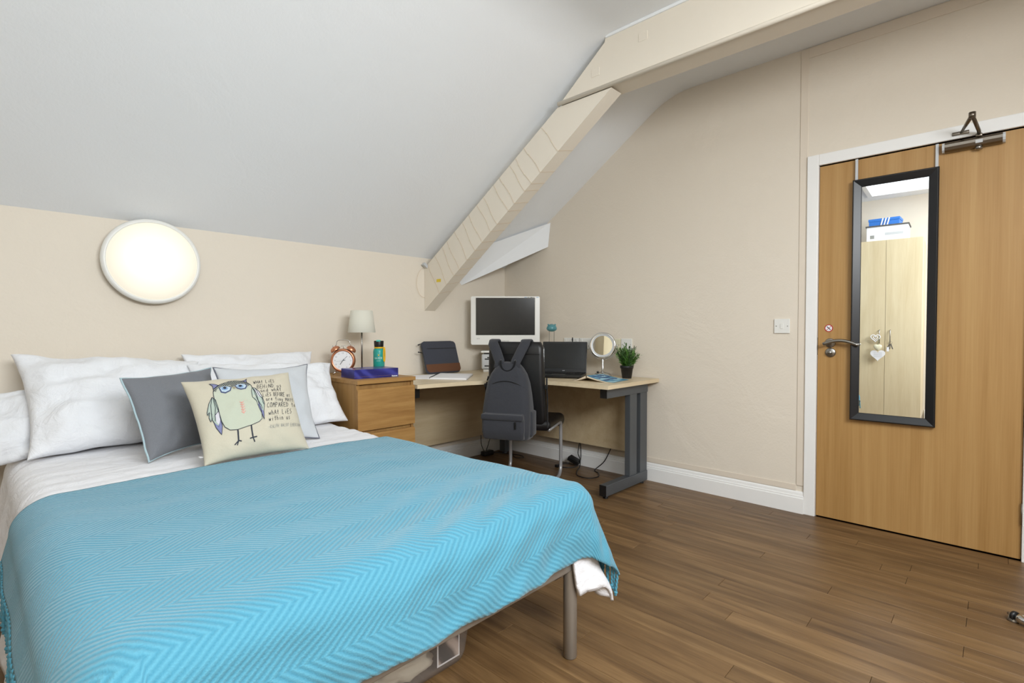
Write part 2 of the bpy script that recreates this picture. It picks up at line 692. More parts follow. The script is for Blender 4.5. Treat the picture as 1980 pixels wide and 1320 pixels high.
# ceiling: two slopes and a flat, with an opening for the roof window in the rear slope
FL = (-4.25, -1.90, -3.48, -2.26)     # rooflight x0 x1 y0 y1
FLY = FL[3]
RW = (-3.70, -1.70, -4.85, -3.98)     # roof window x0 x1 y0 y1
bm = bmesh.new()
TH = 0.12


def slab(bm, x0, x1, ya, yb, n=1):
    for k in range(n):
        a = ya + (yb - ya) * k / n
        b = ya + (yb - ya) * (k + 1) / n
        prism(bm, [(a, zc(a)), (b, zc(b)), (b, zc(b) + TH), (a, zc(a) + TH)], x0, x1, 'X')


def turn(y):
    # plaster rounded over where the front slope meets the flat
    w = .15
    t = (YF0 + w - y) / (2 * w)
    if t <= 0 or t >= 1:
        return zc(y)
    za, zb = zc(YF0 + w), ZF
    return za * (1 - t) ** 2 + 2 * t * (1 - t) * ZF + zb * t * t


prof = [0.0, -.4, -.8, -1.2, YF0 + .15] + [YF0 + .15 - .30 * k / 8 for k in range(1, 9)] + [YF0 - .25] + [FLY]
prism(bm, [(y, turn(y) + .01) for y in prof] + [(y, turn(y) + TH) for y in reversed(prof)], XL, 0.2, 'X')
skin = [(bm.verts.new((XL, y, turn(y))), bm.verts.new((0.2, y, turn(y)))) for y in prof]
skin_faces = [bm.faces.new((p[0], q[0], q[1], p[1])) for p, q in zip(skin[:-1], skin[1:])]
for f in skin_faces:
    f.normal_update()
    if f.normal.z > 0:
        f.normal_flip()
    f.smooth = True
slab(bm, XL, 0.2, FL[2], YF1)
slab(bm, XL, FL[0], FL[3], FL[2])
slab(bm, FL[1], 0.2, FL[3], FL[2])
slab(bm, XL, 0.2, YF1, RW[3])
slab(bm, XL, 0.2, RW[2], YR)
slab(bm, XL, RW[0], RW[3], RW[2])
slab(bm, RW[1], 0.2, RW[3], RW[2])
ceil_ = struct('ceiling', bm, M_CEIL, 'uneven white plaster ceiling sloping down to the eaves')

# walls
struct('wall_back', B(XL - .1, 0.2, 0, 0.1, -0.05, ZE + 0.06), M_WALL, 'low cream wall behind the bed')
struct('wall_front', B(XL - .1, 0.2, YR - 0.1, YR, -0.05, ZE + 0.06), M_WALL, 'low cream wall opposite the bed')
DY0, DY1, DZ = -2.497, -3.345, 2.0        # door opening
bm = bmesh.new()
prism(bm, [(0.02, -.05), (0.02, ZE), (YF0, ZF), (DY0, ZF), (DY0, -.05)], 0, 0.12, 'X')
prism(bm, [(DY1, -.05), (DY1, ZF), (YF1, ZF), (YR, ZE), (YR, -.05)], 0, 0.12, 'X')
prism(bm, [(DY0, DZ + .004), (DY0, ZF), (DY1, ZF), (DY1, DZ + .004)], 0, 0.12, 'X')
struct('wall_right', bm, M_WALL, 'cream gable wall with the door')
struct('wall_left', P([(0.02, -.05), (0.02, ZE), (YF0, ZF), (YF1, ZF), (YR, ZE), (YR, -.05)], XL - .1, XL, 'X'), M_WALL, 'cream gable wall behind the wardrobe')

M_GLASS = clear('window_glass', (250, 252, 252), 0.06)
# rooflight
wn = tag(thing('window_1', 'white framed rooflight in the flat ceiling', None), None, None, None, 'structure')
bm = bmesh.new()
for x0, x1, y0, y1 in ((FL[0], FL[0] + .05, FL[2], FL[3]), (FL[1] - .05, FL[1], FL[2], FL[3]), (FL[0] + .05, FL[1] - .05, FL[2], FL[2] + .05), (FL[0] + .05, FL[1] - .05, FL[3] - .05, FL[3])):
    box(bm, x0, x1, y0, y1, ZF - .012, ZF + .10, .004)
obj('window_frame', bm, M_WHITE, wn)
obj('pane', B(FL[0] + .05, FL[1] - .05, FL[2] + .05, FL[3] - .05, ZF + .040, ZF + .046), M_GLASS, wn)
# roof window
wr = tag(thing('window_2', 'white framed roof window in the rear slope', None), None, None, None, 'structure')
bm = bmesh.new()


def rw(x0, x1, y0, y1, t0, t1, bm):
    prism(bm, [(y0, zc(y0) + t0), (y1, zc(y1) + t0), (y1, zc(y1) + t1), (y0, zc(y0) + t1)], x0, x1, 'X')


rw(RW[0], RW[0] + .06, RW[2], RW[3], -.01, .11, bm)
rw(RW[1] - .06, RW[1], RW[2], RW[3], -.01, .11, bm)
rw(RW[0], RW[1], RW[2], RW[2] + .05, -.01, .11, bm)
rw(RW[0], RW[1], RW[3] - .05, RW[3], -.01, .11, bm)
obj('window_frame', bm, M_WHITE, wr)
bm = bmesh.new()
rw(RW[0] + .06, RW[1] - .06, RW[2] + .05, RW[3] - .05, .04, .046, bm)
obj('pane', bm, M_GLASS, wr)

# baseboards
BBP = [(0, 0), (.020, 0), (.020, .088), (.016, .092), (.016, .100), (.012, .104), (.010, .118), (.005, .1265), (0, .1265)]
struct('baseboard_right', P([(-a, b) for a, b in BBP], -2.442, 0.0, 'Y'), M_WHITE, 'white moulded baseboard along the gable wall')
struct('baseboard_back', P([(-a, b) for a, b in BBP], XL, 0.0, 'X'), M_WHITE, 'white moulded baseboard along the bed wall')
struct('baseboard_left', P([(XL + a, b) for a, b in BBP], YR, -2.82, 'Y'), M_WHITE, 'white moulded baseboard beside the wardrobe')
# buff strips framing the wall panels
struct('trim_1', B(-.005, 0, -2.441, -2.400, .16, ZF - .004, .002), M_BUFF, 'upright buff strip beside the door')
struct('trim_2', B(-.005, 0, -2.400, -.05, .1275, .164, .002), M_BUFF, 'buff strip above the baseboard')
struct('trim_3', B(-.005, 0, YF1, -2.441, ZF - .062, ZF - .004, .002), M_BUFF, 'buff strip under the ceiling above the door')
# door surround, and an added panel behind the door
bm = bmesh.new()
box(bm, -.016, 0.0, DY0 - .002, DY0 + .056, 0, DZ + .066, .003)
box(bm, -.016, 0.0, DY1 - .056, DY1 + .002, 0, DZ + .066, .003)
box(bm, -.016, 0.0, DY1 + .002, DY0 - .002, DZ + .004, DZ + .066, .003)
box(bm, 0.0, .12, DY0 - .002, DY0 + .02, 0, DZ + .02)
box(bm, 0.0, .12, DY1 - .02, DY1 + .002, 0, DZ + .02)
box(bm, 0.0, .12, DY1, DY0, DZ + .004, DZ + .02)
box(bm, .052, .066, DY0 - .016, DY0 - .002, 0, DZ)
box(bm, .052, .066, DY1 + .002, DY1 + .016, 0, DZ)
box(bm, .052, .066, DY1, DY0, DZ - .012, DZ + .004)
box(bm, .121, .14, DY1 - .1, DY0 + .1, -.02, DZ + .1)  # unseen panel added behind the door to block light leaks
struct('trim_4', bm, M_WHITE, 'white painted door surround with an added unseen panel behind the door')

# ------------------------------------------------------------------ door
door = tag(thing('door_1', 'oak veneered door', None, (0, 0, 0)), None, None, None, 'structure')
obj('door_leaf', B(.006, .050, DY1 + .004, DY0 - .004, .006, DZ, .0015), M_DOOR, door)
# lever handle
hy, hz = -2.563, 1.000
rose = obj('handle_rose', L([(0, 0), (.026, 0), (.026, -.006), (.024, -.009), (0, -.009)], 28, Matrix.Translation((.006, hy, hz)) @ Matrix.Rotation(pi / 2, 4, 'Y')), M_STEEL, door, True)
bm = bmesh.new()
tube(bm, [(.000, hy, hz), (-.030, hy, hz)], .009, 12)
lev = []
for k in range(15):
    a = k / 14
    yy = hy + .026 - a * .168
    lev.append((-.044 + .004 * sin(pi * a), yy, hz - .012 + .026 * sin(pi * (a * .92 + .06))))
tube(bm, lev, [.0065 + .0035 * sin(pi * (0.25 + .6 * k / 14)) for k in range(15)], 12)
obj('handle_lever', bm, M_STEEL, door, True)
obj('thumb_turn', lathe(L([(0, 0), (.026, 0), (.026, -.006), (.023, -.009), (0, -.009)], 28, Matrix.Translation((.006, hy - .002, .946)) @ Matrix.Rotation(pi / 2, 4, 'Y')), [(0, -.009), (.011, -.009), (.0105, -.026), (.009, -.029), (0, -.029)], 20, Matrix.Translation((.006, hy - .002, .946)) @ Matrix.Rotation(pi / 2, 4, 'Y')), M_STEEL, door, True)
obj('strike_plate', B(.0045, .030, DY0 - .0035, DY0 - .0005, .93, 1.03), M_BLACK, door)
# no-smoking sticker
sx, sy, sz = .0052, -2.5545, 1.083
RY = Matrix.Translation((sx, sy, sz)) @ Matrix.Rotation(-pi / 2, 4, 'Y')
st = obj('no_smoking_sticker', L([(0, 0), (.021, 0), (.021, .0006), (0, .0006)], 32, RY), M_RED, door)
obj('sticker_face', L([(0, .0006), (.0165, .0006), (.0165, .0009), (0, .0009)], 32, RY), M_PAPER, st)
bm = bmesh.new()
box(bm, -.0012, -.0009, -.017, .017, -.0014, .0014, M=Matrix.Translation((sx, sy, sz)) @ Matrix.Rotation(radians(-45), 4, 'X'))
obj('sticker_bar', bm, M_RED, st)
bm = bmesh.new()
box(bm, -.0015, -.0010, -.013, .013, -.0021, .0021, M=Matrix.Translation((sx, sy, sz)) @ Matrix.Rotation(radians(45), 4, 'X'))
obj('sticker_cigarette', bm, M_INK, st)
# overhead closer
cl = obj('door_closer', P([(.006, 1.944), (-.020, 1.944), (-.032, 1.952), (-.038, 1.965), (-.038, 1.978), (-.030, 1.990), (.006, 1.992)], -3.252, -3.046, 'Y'), M_BRONZE, door)
for y0, y1 in ((-3.262, -3.252), (-3.046, -3.036)):
    obj('end_cap', P([(.006, 1.946), (-.020, 1.946), (-.032, 1.954), (-.036, 1.966), (-.036, 1.978), (-.030, 1.988), (.006, 1.990)], y0, y1, 'Y'), M_WPLAS2, cl)
obj('spindle_cap', L([(0, 0), (.014, 0), (.014, .014), (.010, .018), (0, .018)], 20, Matrix.Translation((-.018, -3.17, 1.932))), M_STEEL, cl, True)
obj('badge', B(-.0405, -.037, -3.184, -3.158, 1.958, 1.974, .001), M_WPLAS2, cl)
bm = bmesh.new()
box(bm, -.030, -.006, -3.182, -3.158, 1.992, 2.006, .002)
a0, a1 = Vector((-.018, -3.170, 2.000)), Vector((-.20, -3.150, 2.045))
tube(bm, [a0, a0 + Vector((-.03, 0, .012)), a1], .008, 8)
tube(bm, [a1 + Vector((0, 0, -.012)), a1 + Vector((0, 0, .012))], .013, 14)
a2 = Vector((-.022, -3.105, 2.026))
tube(bm, [a1, a1 + (a2 - a1) * .5, a2], [.009, .008, .005], 8)
box(bm, -.024, -.016, -3.135, -3.072, 2.018, 2.034, .002)
obj('closer_arm', bm, M_BRONZE, cl, True)
for z in (.22, 1.78):
    obj('hinge', T([(-.006, DY1 + .001, z - .05), (-.006, DY1 + .001, z + .05)], .007, 10), M_STEEL, door, True)

# ------------------------------------------------------------------ roof truss
tr = tag(thing('roof_truss', 'cream boxed roof truss with raking rafter and heavy tie beam', 'beam', (-.85, 0, 0)), None, None, None, None)
TX = .85      # children built in world coordinates, shifted by the root


def tobj(name, bm, m, parent, smooth=False):
    bm.transform(Matrix.Translation((TX, 0, 0)))
    return obj(name, bm, m, parent, smooth)


RB = lambda y: 1.224 - .6962 * y       # rafter lower edge (left face)
RT = lambda y: 1.552 - .648 * y        # rafter upper edge
bm = P([(-.001, RB(0)), (-1.690, RB(-1.690)), (-1.690, 2.402), (-1.316, 2.402), (-.001, RT(0))], -.897, -.795, 'X')
rafter = tobj('rafter', bm, M_BEAM, tr)
YC = -3.98
bm = P([(-1.335, 2.414), (YC, 2.414), (YC, zc(YC) - .002), (YF1, ZF - .001), (-1.655, ZF - .001), (-1.650, ZF - .03)], -.902, -.760, 'X')
tie = tobj('tie_beam', bm, M_BEAM, tr)
tobj('bead', T([(-.905, -1.328, 2.416), (-.905, YC, 2.416)], .012, 10), M_BEAM, tie, True)
tobj('side_band', B(-.760, -.660, YC, -1.575, 2.470, ZF - .001), M_BUFF, tie)  # buff box along the tie beam, underside higher than the beam's
tobj('ceiling_fillet', T([(-.905, -1.66, ZF - .004), (-.905, YF1, ZF - .004)], .010, 6), M_CEIL, tie)
tobj('gap_shade_board', P([(-1.12, RT(-1.12) - .03), (-1.66, 2.42), (-1.66, ZF - .002), (-1.55, turn(-1.55) - .001), (-1.12, turn(-1.12) - .001)], -.793, -.762, 'X'), M_CEIL, tie)  # added behind the gap at the beam's end to put it in shade
for y, z in ((-1.885, 2.600), (-1.590, 2.515)):
    tobj('patch', B(-.904, -.900, y - .026, y + .026, z - .022, z + .022, .0015), M_BEAM, tie)
tobj('tape', B(-.8985, -.896, -.205, -.155, 1.435, 1.458), M_NOTE, rafter)

# boxed-in board across the corner under the slope
A_t, A_b, C_b, C_t = Vector((-.001, -.535, 1.966)), Vector((-.001, -.508, 1.768)), Vector((-.515, -.001, 1.447)), Vector((-.72, -.001, 1.630))
bm = bmesh.new()
nn = (A_b - C_b).cross(A_t - A_b).normalized()
if nn.x + nn.y > 0:
    nn = -nn
fr_ = [A_t, A_b, C_b, C_t]
v1 = [bm.verts.new(p) for p in fr_]
v2 = [bm.verts.new(p) for p in (Vector((-.001, -.45, 1.93)), Vector((-.001, -.44, 1.79)), Vector((-.45, -.001, 1.475)), Vector((-.62, -.001, 1.630)))]
bm.faces.new(v1)
bm.faces.new(v2[::-1])
for i in range(4):
    bm.faces.new((v1[i], v2[i], v2[(i + 1) % 4], v1[(i + 1) % 4]))
bmesh.ops.recalc_face_normals(bm, faces=list(bm.faces))
struct('trim_5', bm, M_CEIL, 'white boarding across the corner under the sloping ceiling')

# fairy lights wound round the rafter
fs = thing('fairy_lights', 'fine copper wire fairy lights wound around the cream rafter', 'string lights', (-.897, -.15, 1.5))
sh = Vector((.897, .15, -1.5))
wire_spots = [-.05, -.14, -.22, -.28, -.37, -.45, -.52, -.61, -.67, -.77, -.83, -.92, -.97, -1.05, -1.19]
prevp = None
for i, y0 in enumerate(wire_spots):
    pts = []
    bul = []
    for k in range(9):
        a = k / 8
        yy = y0 - .02 * a + .008 * sin(5 * a + i)
        dn = yy - .10 * (a)
        z = RT(y0) + (RB(y0 + .10) - RT(y0)) * a
        yl = y0 - .135 * a
        yl += .006 * sin(6 * a + i * 2)
        z = RT(y0) * (1 - a) + RB(min(-.005, y0 - .135)) * a - .004
        pts.append(Vector((-.8995, min(-.004, yl), z)) + sh)
        if k in (2, 5):
            bul.append(pts[-1])
    yb = min(-.004, y0 - .135)
    pts.append(Vector((-.8985, yb, RB(yb) - .003)) + sh)
    pts.append(Vector((-.846, yb - .015, RB(yb - .015) - .003)) + sh)
    pts.append(Vector((-.793, yb - .03, RB(yb - .03) - .003)) + sh)
    obj('wire', T(pts, .0008, 5), M_COPWIRE, fs)
    for p in bul:
        b_ = bmesh.new()
        bmesh.ops.create_icosphere(b_, subdivisions=1, radius=.0038, matrix=Matrix.Translation(p))
        obj('bulb', b_, M_CREAMP, fs, True)
lp = [Vector((-.905, -.035 - .0, 1.562))]
for k in range(14):
    a = k / 13
    ang = pi * (.5 + 1.15 * a)
    lp.append(Vector((-.915 + .005, -.012 - .02 * (1 - a), 1.44 + .115 * sin(ang))) + Vector((.075 * cos(ang), 0, 0)))
obj('loose_wire', T([p + sh for p in lp], .0012, 5), M_COPWIRE, fs)
bm = B(-.022, .022, -.016, .016, -.012, .012, .004, 2, Matrix.Translation(Vector((-.91, -.03, 1.572)) + sh) @ Matrix.Rotation(radians(35), 4, 'Y'))
obj('battery_box', bm, M_WPLAS2, fs)

# ------------------------------------------------------------------ bed
BX0, BX1, BT = -3.155, -1.958, 2.200      # where the mattress edges start to round over
BR = .080


def drape(s, t, ztop, r, push=0.0, flare=.10, cflare=0.0):
    """cloth point (s across, t from the wall to the foot) laid on the mattress and hung over its edges"""
    dx, sx = 0.0, 0
    if s > BX1:
        dx, sx = s - BX1, 1
    elif s < BX0:
        dx, sx = BX0 - s, -1
    dy = max(0.0, t - BT)
    d = (dx ** 4 + dy ** 4) ** .25 if dx > 0 and dy > 0 else max(dx, dy)
    x, y, z = min(max(s, BX0), BX1), -min(t, BT), ztop
    if d > 0:
        h = hypot(dx, dy)
        ux, uy = sx * dx / h, -dy / h
        a = min(d / r, pi / 2)
        down = max(0.0, d - r * pi / 2)
        flare = flare + cflare * 2 * min(dx, dy) / h + (.10 if sx < 0 and dy == 0 else 0)
        r = r * (1.25 if sx < 0 else 1)
        out = r * sin(a) + push * min(1, d / r) + flare * down
        x += ux * out
        y += uy * out
        z -= r * (1 - cos(a)) + down * (1 - .5 * flare * flare)
    return Vector((x, y, z))


def puff(x, y):
    return .006 * fbm(x, y, 3.1, 2.2, 3) + .0025 * fbm(x, y, 7.7, 7.0, 3)


bed = thing('double_bed', 'silver metal framed double bed under an aqua throw', 'bed', (-2.66, -1.15, 0))
bo = Vector((2.66, 1.15, 0))


def bobj(name, bm, m, parent, smooth=False):
    bm.transform(Matrix.Translation(bo))
    return obj(name, bm, m, parent, smooth)


for x, y in ((-1.995, -2.242), (-3.135, -2.242), (-1.995, -.09), (-3.135, -.09)):
    lg = bobj('leg', L([(0, 0), (.020, 0), (.0225, .004), (.0225, .350), (.020, .354), (0, .354)], 28, Matrix.Translation((x, y, 0))), M_SILVER, bed, True)
    s = 1 if x > -2.5 else -1
    bobj('bolt', L([(0, 0), (.008, 0), (.008, .004), (.005, .006), (0, .006)], 14, Matrix.Translation((x + s * .0215, y - .004, .315)) @ Matrix.Rotation(s * pi / 2, 4, 'Y')), M_CHROME, lg, True)
bobj('foot_rail', B(-3.118, -2.012, -2.262, -2.224, .295, .345, .004), M_SILVER, bed)
bobj('head_rail', B(-3.118, -2.012, -.105, -.075, .295, .345, .004), M_SILVER, bed)
for x in (-2.010, -3.148):
    bobj('side_rail', B(x, x + .028, -2.225, -.10, .295, .345, .004), M_SILVER, bed)
bobj('corner_bracket', P([(-2.016, -2.222), (-2.016, -2.16), (-2.050, -2.16), (-2.050, -2.222)], .262, .330, 'Z', .003), M_BLACK, bed)
for k in range(9):
    y = -.28 - k * .22
    bobj('slat', B(-3.120, -2.013, y - .035, y + .035, .332, .346, .002), M_CHEST, bed)
bobj('headboard', B(-3.20, -1.93, -.050, -.022, .10, .66, .006), M_CHESTV, bed)
mt = obj('mattress', B(BX0 - .03, BX1 + .03, -2.24, -.07, .348, .520, .05, 4), M_LINEN, None, True)
tag(mt, 'thick white mattress on the silver bed frame under the duvet', 'mattress')

# duvet
DS0, DS1, DT0, DT1 = BX0 - .40, BX1 + .40, .16, BT + .16


def duv(u, v):
    s = DS0 + (DS1 - DS0) * u
    t = DT0 + (DT1 - DT0) * v
    if s > BX1 - .078:
        t = DT0 + (DT1 + .21 * min(1, (s - BX1 + .078) / .03) - DT0) * v
    p = drape(s, t, .545, .075, -.004, .06, .13)
    over = max(0, s - BX1, BX0 - s)
    p.z += puff(p.x, p.y) - (.006 if t > 1.0 else 0.0) * min(1, (t - 1.0) / .1)
    # ripples in the part left bare by the throw and in the hanging sides
    if t < 1.15:
        p.z += (.008 * noise.noise(Vector((s * 2.0, t * 13 + .8 * s, 1.0))) + .005 * noise.noise(Vector((s * 5.0, t * 27 + 2 * s, 6.0)))) * min(1, (1.15 - t) * 6)
    if over > .1:
        w = min(1, (over - .1) / .2)
        sg = 1 if s > BX1 else -1
        p.x += sg * w * (.014 * sin(t * 26 + 2 * sin(t * 7)) + .018 * noise.noise(Vector((t * 6, s * 3, 4.0))))
        p.z += w * .02 * noise.noise(Vector((t * 4, 9.0, 1.0)))
    return p


bm = bmesh.new()
grid(bm, duv, 150, 150, flip=False)
bmesh.ops.recalc_face_normals(bm, faces=list(bm.faces))
dv = obj('duvet', bm, M_DUVET, None, True)
md = dv.modifiers.new('thickness', 'SOLIDIFY')
md.thickness = .010
md.offset = -1
tag(dv, 'white cotton duvet spread over the bed and hanging down its sides', 'duvet')

# throw with knotted fringe
TS0, TS1, TT0, TT1 = BX0 - .20, BX1 + .325, 1.085, BT + .262


def thr(u, v):
    s = TS0 + (TS1 - TS0) * u
    t = TT0 + (TT1 - TT0) * v
    if s > BX1 - .05:
        t = TT0 + (TT1 + .05 * min(1, (s - BX1 + .05) / .2) - TT0) * v
    t0 = TT0 + .02 * (s - BX0) * -.4 + .006 * sin(s * 9)
    if v < .2:
        t += (t0 - TT0) * (1 - v / .2)
    p = drape(s, t, .5565, .082, .006, .12, .16)
    p.z += puff(p.x, p.y)
    dy = max(0, t - BT)
    if dy > .08:
        w = min(1, (dy - .08) / .15)
        p.y -= w * (.008 * sin(s * 13 + sin(s * 5)) + .012 * noise.noise(Vector((s * 7, t * 14, 2.0))) + .006 * noise.noise(Vector((s * 17, t * 9, 5.0))))
        p.z += w * .012 * noise.noise(Vector((s * 3.1, 5.0, 1.0)))
    over = max(0, s - BX1, BX0 - s)
    if over > .1:
        w = min(1, (over - .1) / .2)
        sg = 1 if s > BX1 else -1
        p.x += sg * w * (.006 + .005 * sin(t * 15))
    # soft folds near the foot corner
    fx = max(0, 1 - hypot(s - BX1 + .35, t - BT - .10) / .5)
    p += Vector((0, -.5, .9)) * (.007 * fx * sin((s * .55 + t * .9) * 62))
    return p


bm = bmesh.new()
grid(bm, thr, 200, 150, uv=lambda u, v: (TS0 + (TS1 - TS0) * u, TT0 + (TT1 - TT0) * v))
bmesh.ops.recalc_face_normals(bm, faces=list(bm.faces))
th_root = thing('throw_blanket', 'aqua blue herringbone cotton throw with knotted fringe over the lower bed', 'throw', (-2.66, -2.27, .55))
tb = Vector((2.66, 2.27, -.55))
bm.transform(Matrix.Translation(tb))
tc_ = obj('cloth', bm, M_THROW, th_root, True)
md = tc_.modifiers.new('thickness', 'SOLIDIFY')
md.thickness = .005
md.offset = -1


def tassel_mesh(h):
    bm = bmesh.new()
    for ph in (0, pi):
        pts = [(.0020 * cos(ph + k * .9), .0020 * sin(ph + k * .9), -h * k / 16) for k in range(17)]
        tube(bm, pts, .0030, 6)
    bmesh.ops.create_icosphere(bm, subdivisions=2, radius=.0066, matrix=Matrix.Translation((0, 0, -h - .002)) @ Matrix.Diagonal((1, 1, .85, 1)))
    tube(bm, [(0, 0, -h - .004), (.001, 0, -h - .013)], [.004, .005], 6)
    me = bpy.data.meshes.new('tassel')
    bm.to_mesh(me)
    bm.free()
    for p in me.polygons:
        p.use_smooth = True
    me.materials.append(M_TASSEL)
    return me


TM = [tassel_mesh(h) for h in (.062, .068, .074)]
for side in (0, 1):
    n = 54
    for k in range(n):
        v = (k + .5) / n
        p = thr(side, v) + tb
        o = bpy.data.objects.new('tassel', random.choice(TM))
        COL.objects.link(o)
        o.parent = th_root
        o.location = p + Vector((-.001 if side else .001, 0, .003))
        o.rotation_euler = (random.uniform(-.12, .12), random.uniform(-.10, .10), random.uniform(0, 6))


# ------------------------------------------------------------------ pillows and cushions
class Pad:
    """pillow spanned by four corner points (bottom left, bottom right, top right, top left)"""

    def __init__(s, bl, br, tr, tl, thick, pinch, power=.5, wr=.006, seed=0.0, ear=0.0, back=.6, droop=0.0):
        s.c = [Vector(p) for p in (bl, br, tr, tl)]
        s.th, s.pinch, s.pw, s.wr, s.seed, s.ear, s.back, s.droop = thick, pinch, power, wr, seed, ear, back, droop
        n = (s.c[1] - s.c[0]).cross(s.c[3] - s.c[0])
        n += (s.c[2] - s.c[3]).cross(s.c[2] - s.c[1])
        s.n = n.normalized()
        s.o = (s.c[0] + s.c[1]) / 2

    def pos(s, u, v, side=1, off=0.0):
        a, b = 2 * u - 1, 2 * v - 1
        pa = a * (1 - s.pinch * (1 - b * b)) * (1 + s.ear * (a * a * b * b) ** 2)
        pb = b * (1 - s.pinch * (1 - a * a)) * (1 + s.ear * (a * a * b * b) ** 2)
        uu, vv = (pa + 1) / 2, (pb + 1) / 2
        base = s.c[0] * (1 - uu) * (1 - vv) + s.c[1] * uu * (1 - vv) + s.c[2] * uu * vv + s.c[3] * (1 - uu) * vv
        e = max(0.0, (1 - a * a)) * max(0.0, (1 - b * b))
        h = s.th * (e ** s.pw)
        w = s.wr * (fbm(a * 1.3 + s.seed, b * 1.3, s.seed, 2.0, 4) + .8 * noise.noise(Vector((a * 5 + s.seed, b * 1.2, 3))) * (abs(b) + .2)) * (e ** .35 + .12)
        edge = s.wr * .9 * noise.noise(Vector((a * 3.0 + s.seed * 2, b * 3.0, 8.0)))
        k = 1.0 if side > 0 else -s.back
        p = base + s.n * (h * k + w * (1 if side > 0 else .4) + edge + off)
        p.z -= s.droop * (1 - abs(a)) * 0
        return p

    def build(s, name, m, label, cat, n=44, group=None, pipe=None):
        root = thing(name, label, cat, s.o, 0, group)
        bm = bmesh.new()
        f = [[None] * (n + 1) for _ in range(n + 1)]
        g = [[None] * (n + 1) for _ in range(n + 1)]
        for i in range(n + 1):
            for j in range(n + 1):
                # samples gather towards the seams
                u = .5 - .5 * cos(pi * i / n) if True else i / n
                v = .5 - .5 * cos(pi * j / n)
                f[i][j] = bm.verts.new(s.pos(u, v) - s.o)
                if i in (0, n) or j in (0, n):
                    g[i][j] = f[i][j]
                else:
                    g[i][j] = bm.verts.new(s.pos(u, v, -1) - s.o)
        for i in range(n):
            for j in range(n):
                bm.faces.new((f[i][j], f[i + 1][j], f[i + 1][j + 1], f[i][j + 1]))
                try:
                    bm.faces.new((g[i][j], g[i][j + 1], g[i + 1][j + 1], g[i + 1][j]))
                except ValueError:
                    pass
        s.cover = obj('cover', bm, m, root, True)
        if pipe:
            pts = []
            q = 30
            for k in range(q):
                pts.append(s.pos(k / q, 0))
            for k in range(q):
                pts.append(s.pos(1, k / q))
            for k in range(q):
                pts.append(s.pos(1 - k / q, 1))
            for k in range(q):
                pts.append(s.pos(0, 1 - k / q))
            obj('piping', T([p - s.o for p in pts], .0042, 8, True), pipe, root, True)
        s.root = root
        return root


# sleeping pillows
Pad((-3.37, -.36, .53), (-2.68, -.32, .56), (-2.63, -.12, .78), (-3.36, -.12, .80), .075, .03, .38, .026, 1.3).build(
    'pillow', M_LINEN, 'crumpled white pillow tucked behind the large left pillow, its end sticking out', 'pillow', group='white sleeping pillows')
Pad((-3.175, -.45, .560), (-2.56, -.43, .568), (-2.506, -.13, .895), (-3.200, -.13, .952), .11, .05, .36, .022, 4.1, ear=.04).build(
    'pillow', M_LINEN, 'plump white pillow leaning on the wall at the left of the bed', 'pillow', group='white sleeping pillows')
Pad((-2.56, -.30, .58), (-1.92, -.30, .59), (-1.850, -.075, .930), (-2.551, -.075, .932), .07, .05, .36, .019, 7.7, ear=.03).build(
    'pillow', M_LINEN, 'white pillow standing against the wall behind another pillow at the right', 'pillow', group='white sleeping pillows')
Pad((-2.60, -.56, .562), (-1.872, -.55, .562), (-1.862, -.33, .862), (-2.555, -.24, .885), .09, .05, .36, .021, 9.4, ear=.05).build(
    'pillow', M_LINEN, 'white pillow with pointed corner tips in front at the right, beside the chest', 'pillow', group='white sleeping pillows')

# cushions
Pad((-2.858, -.835, .560), (-2.57, -.62, .562), (-2.545, -.50, .885), (-2.911, -.66, .870), .080, .05, .42, .007, 2.2, ear=.03).build(
    'cushion', M_CHAR, 'dark grey cushion with pale blue piping', 'cushion', group='scatter cushions', pipe=M_PIPEB)
Pad((-2.60, -.885, .562), (-2.190, -.865, .560), (-2.155, -.67, .886), (-2.569, -.68, .892), .065, .06, .42, .007, 5.9, ear=.06).build(
    'cushion', M_PALE, 'pale grey cushion with dark piping behind the owl cushion', 'cushion', group='scatter cushions', pipe=M_PIPED)
owl = Pad((-2.730, -1.08, .561), (-2.335, -1.085, .561), (-2.331, -.875, .874), (-2.752, -.875, .860), .070, .05, .42, .006, 3.4, ear=.02)
oroot = owl.build('cushion', M_OATM, 'oatmeal cushion printed with an owl in glasses and handwriting', 'cushion', group='scatter cushions')

# the print on the owl cushion, in design units laid over the cover
QD = [(362, 1372), (1690, 1228), (1430, 205), (92, 345)]


def design_uv(x, y):
    u = v = .5
    for _ in range(12):
        fx = QD[0][0] * (1 - u) * (1 - v) + QD[1][0] * u * (1 - v) + QD[2][0] * u * v + QD[3][0] * (1 - u) * v - x
        fy = QD[0][1] * (1 - u) * (1 - v) + QD[1][1] * u * (1 - v) + QD[2][1] * u * v + QD[3][1] * (1 - u) * v - y
        a = (QD[1][0] - QD[0][0]) * (1 - v) + (QD[2][0] - QD[3][0]) * v
        b = (QD[3][0] - QD[0][0]) * (1 - u) + (QD[2][0] - QD[1][0]) * u
        c = (QD[1][1] - QD[0][1]) * (1 - v) + (QD[2][1] - QD[3][1]) * v
        d = (QD[3][1] - QD[0][1]) * (1 - u) + (QD[2][1] - QD[1][1]) * u
        det = a * d - b * c
        u -= (fx * d - fy * b) / det
        v -= (fy * a - fx * c) / det
    # undo the pinch of the seams so that the print keeps its shape
    pa, pb = 2 * u - 1, 2 * v - 1
    a, b = pa, pb
    for _ in range(6):
        a = pa / (1 - owl.pinch * (1 - b * b))
        b = pb / (1 - owl.pinch * (1 - a * a))
    return min(.99, max(.01, (a + 1) / 2)), min(.99, max(.01, (b + 1) / 2))


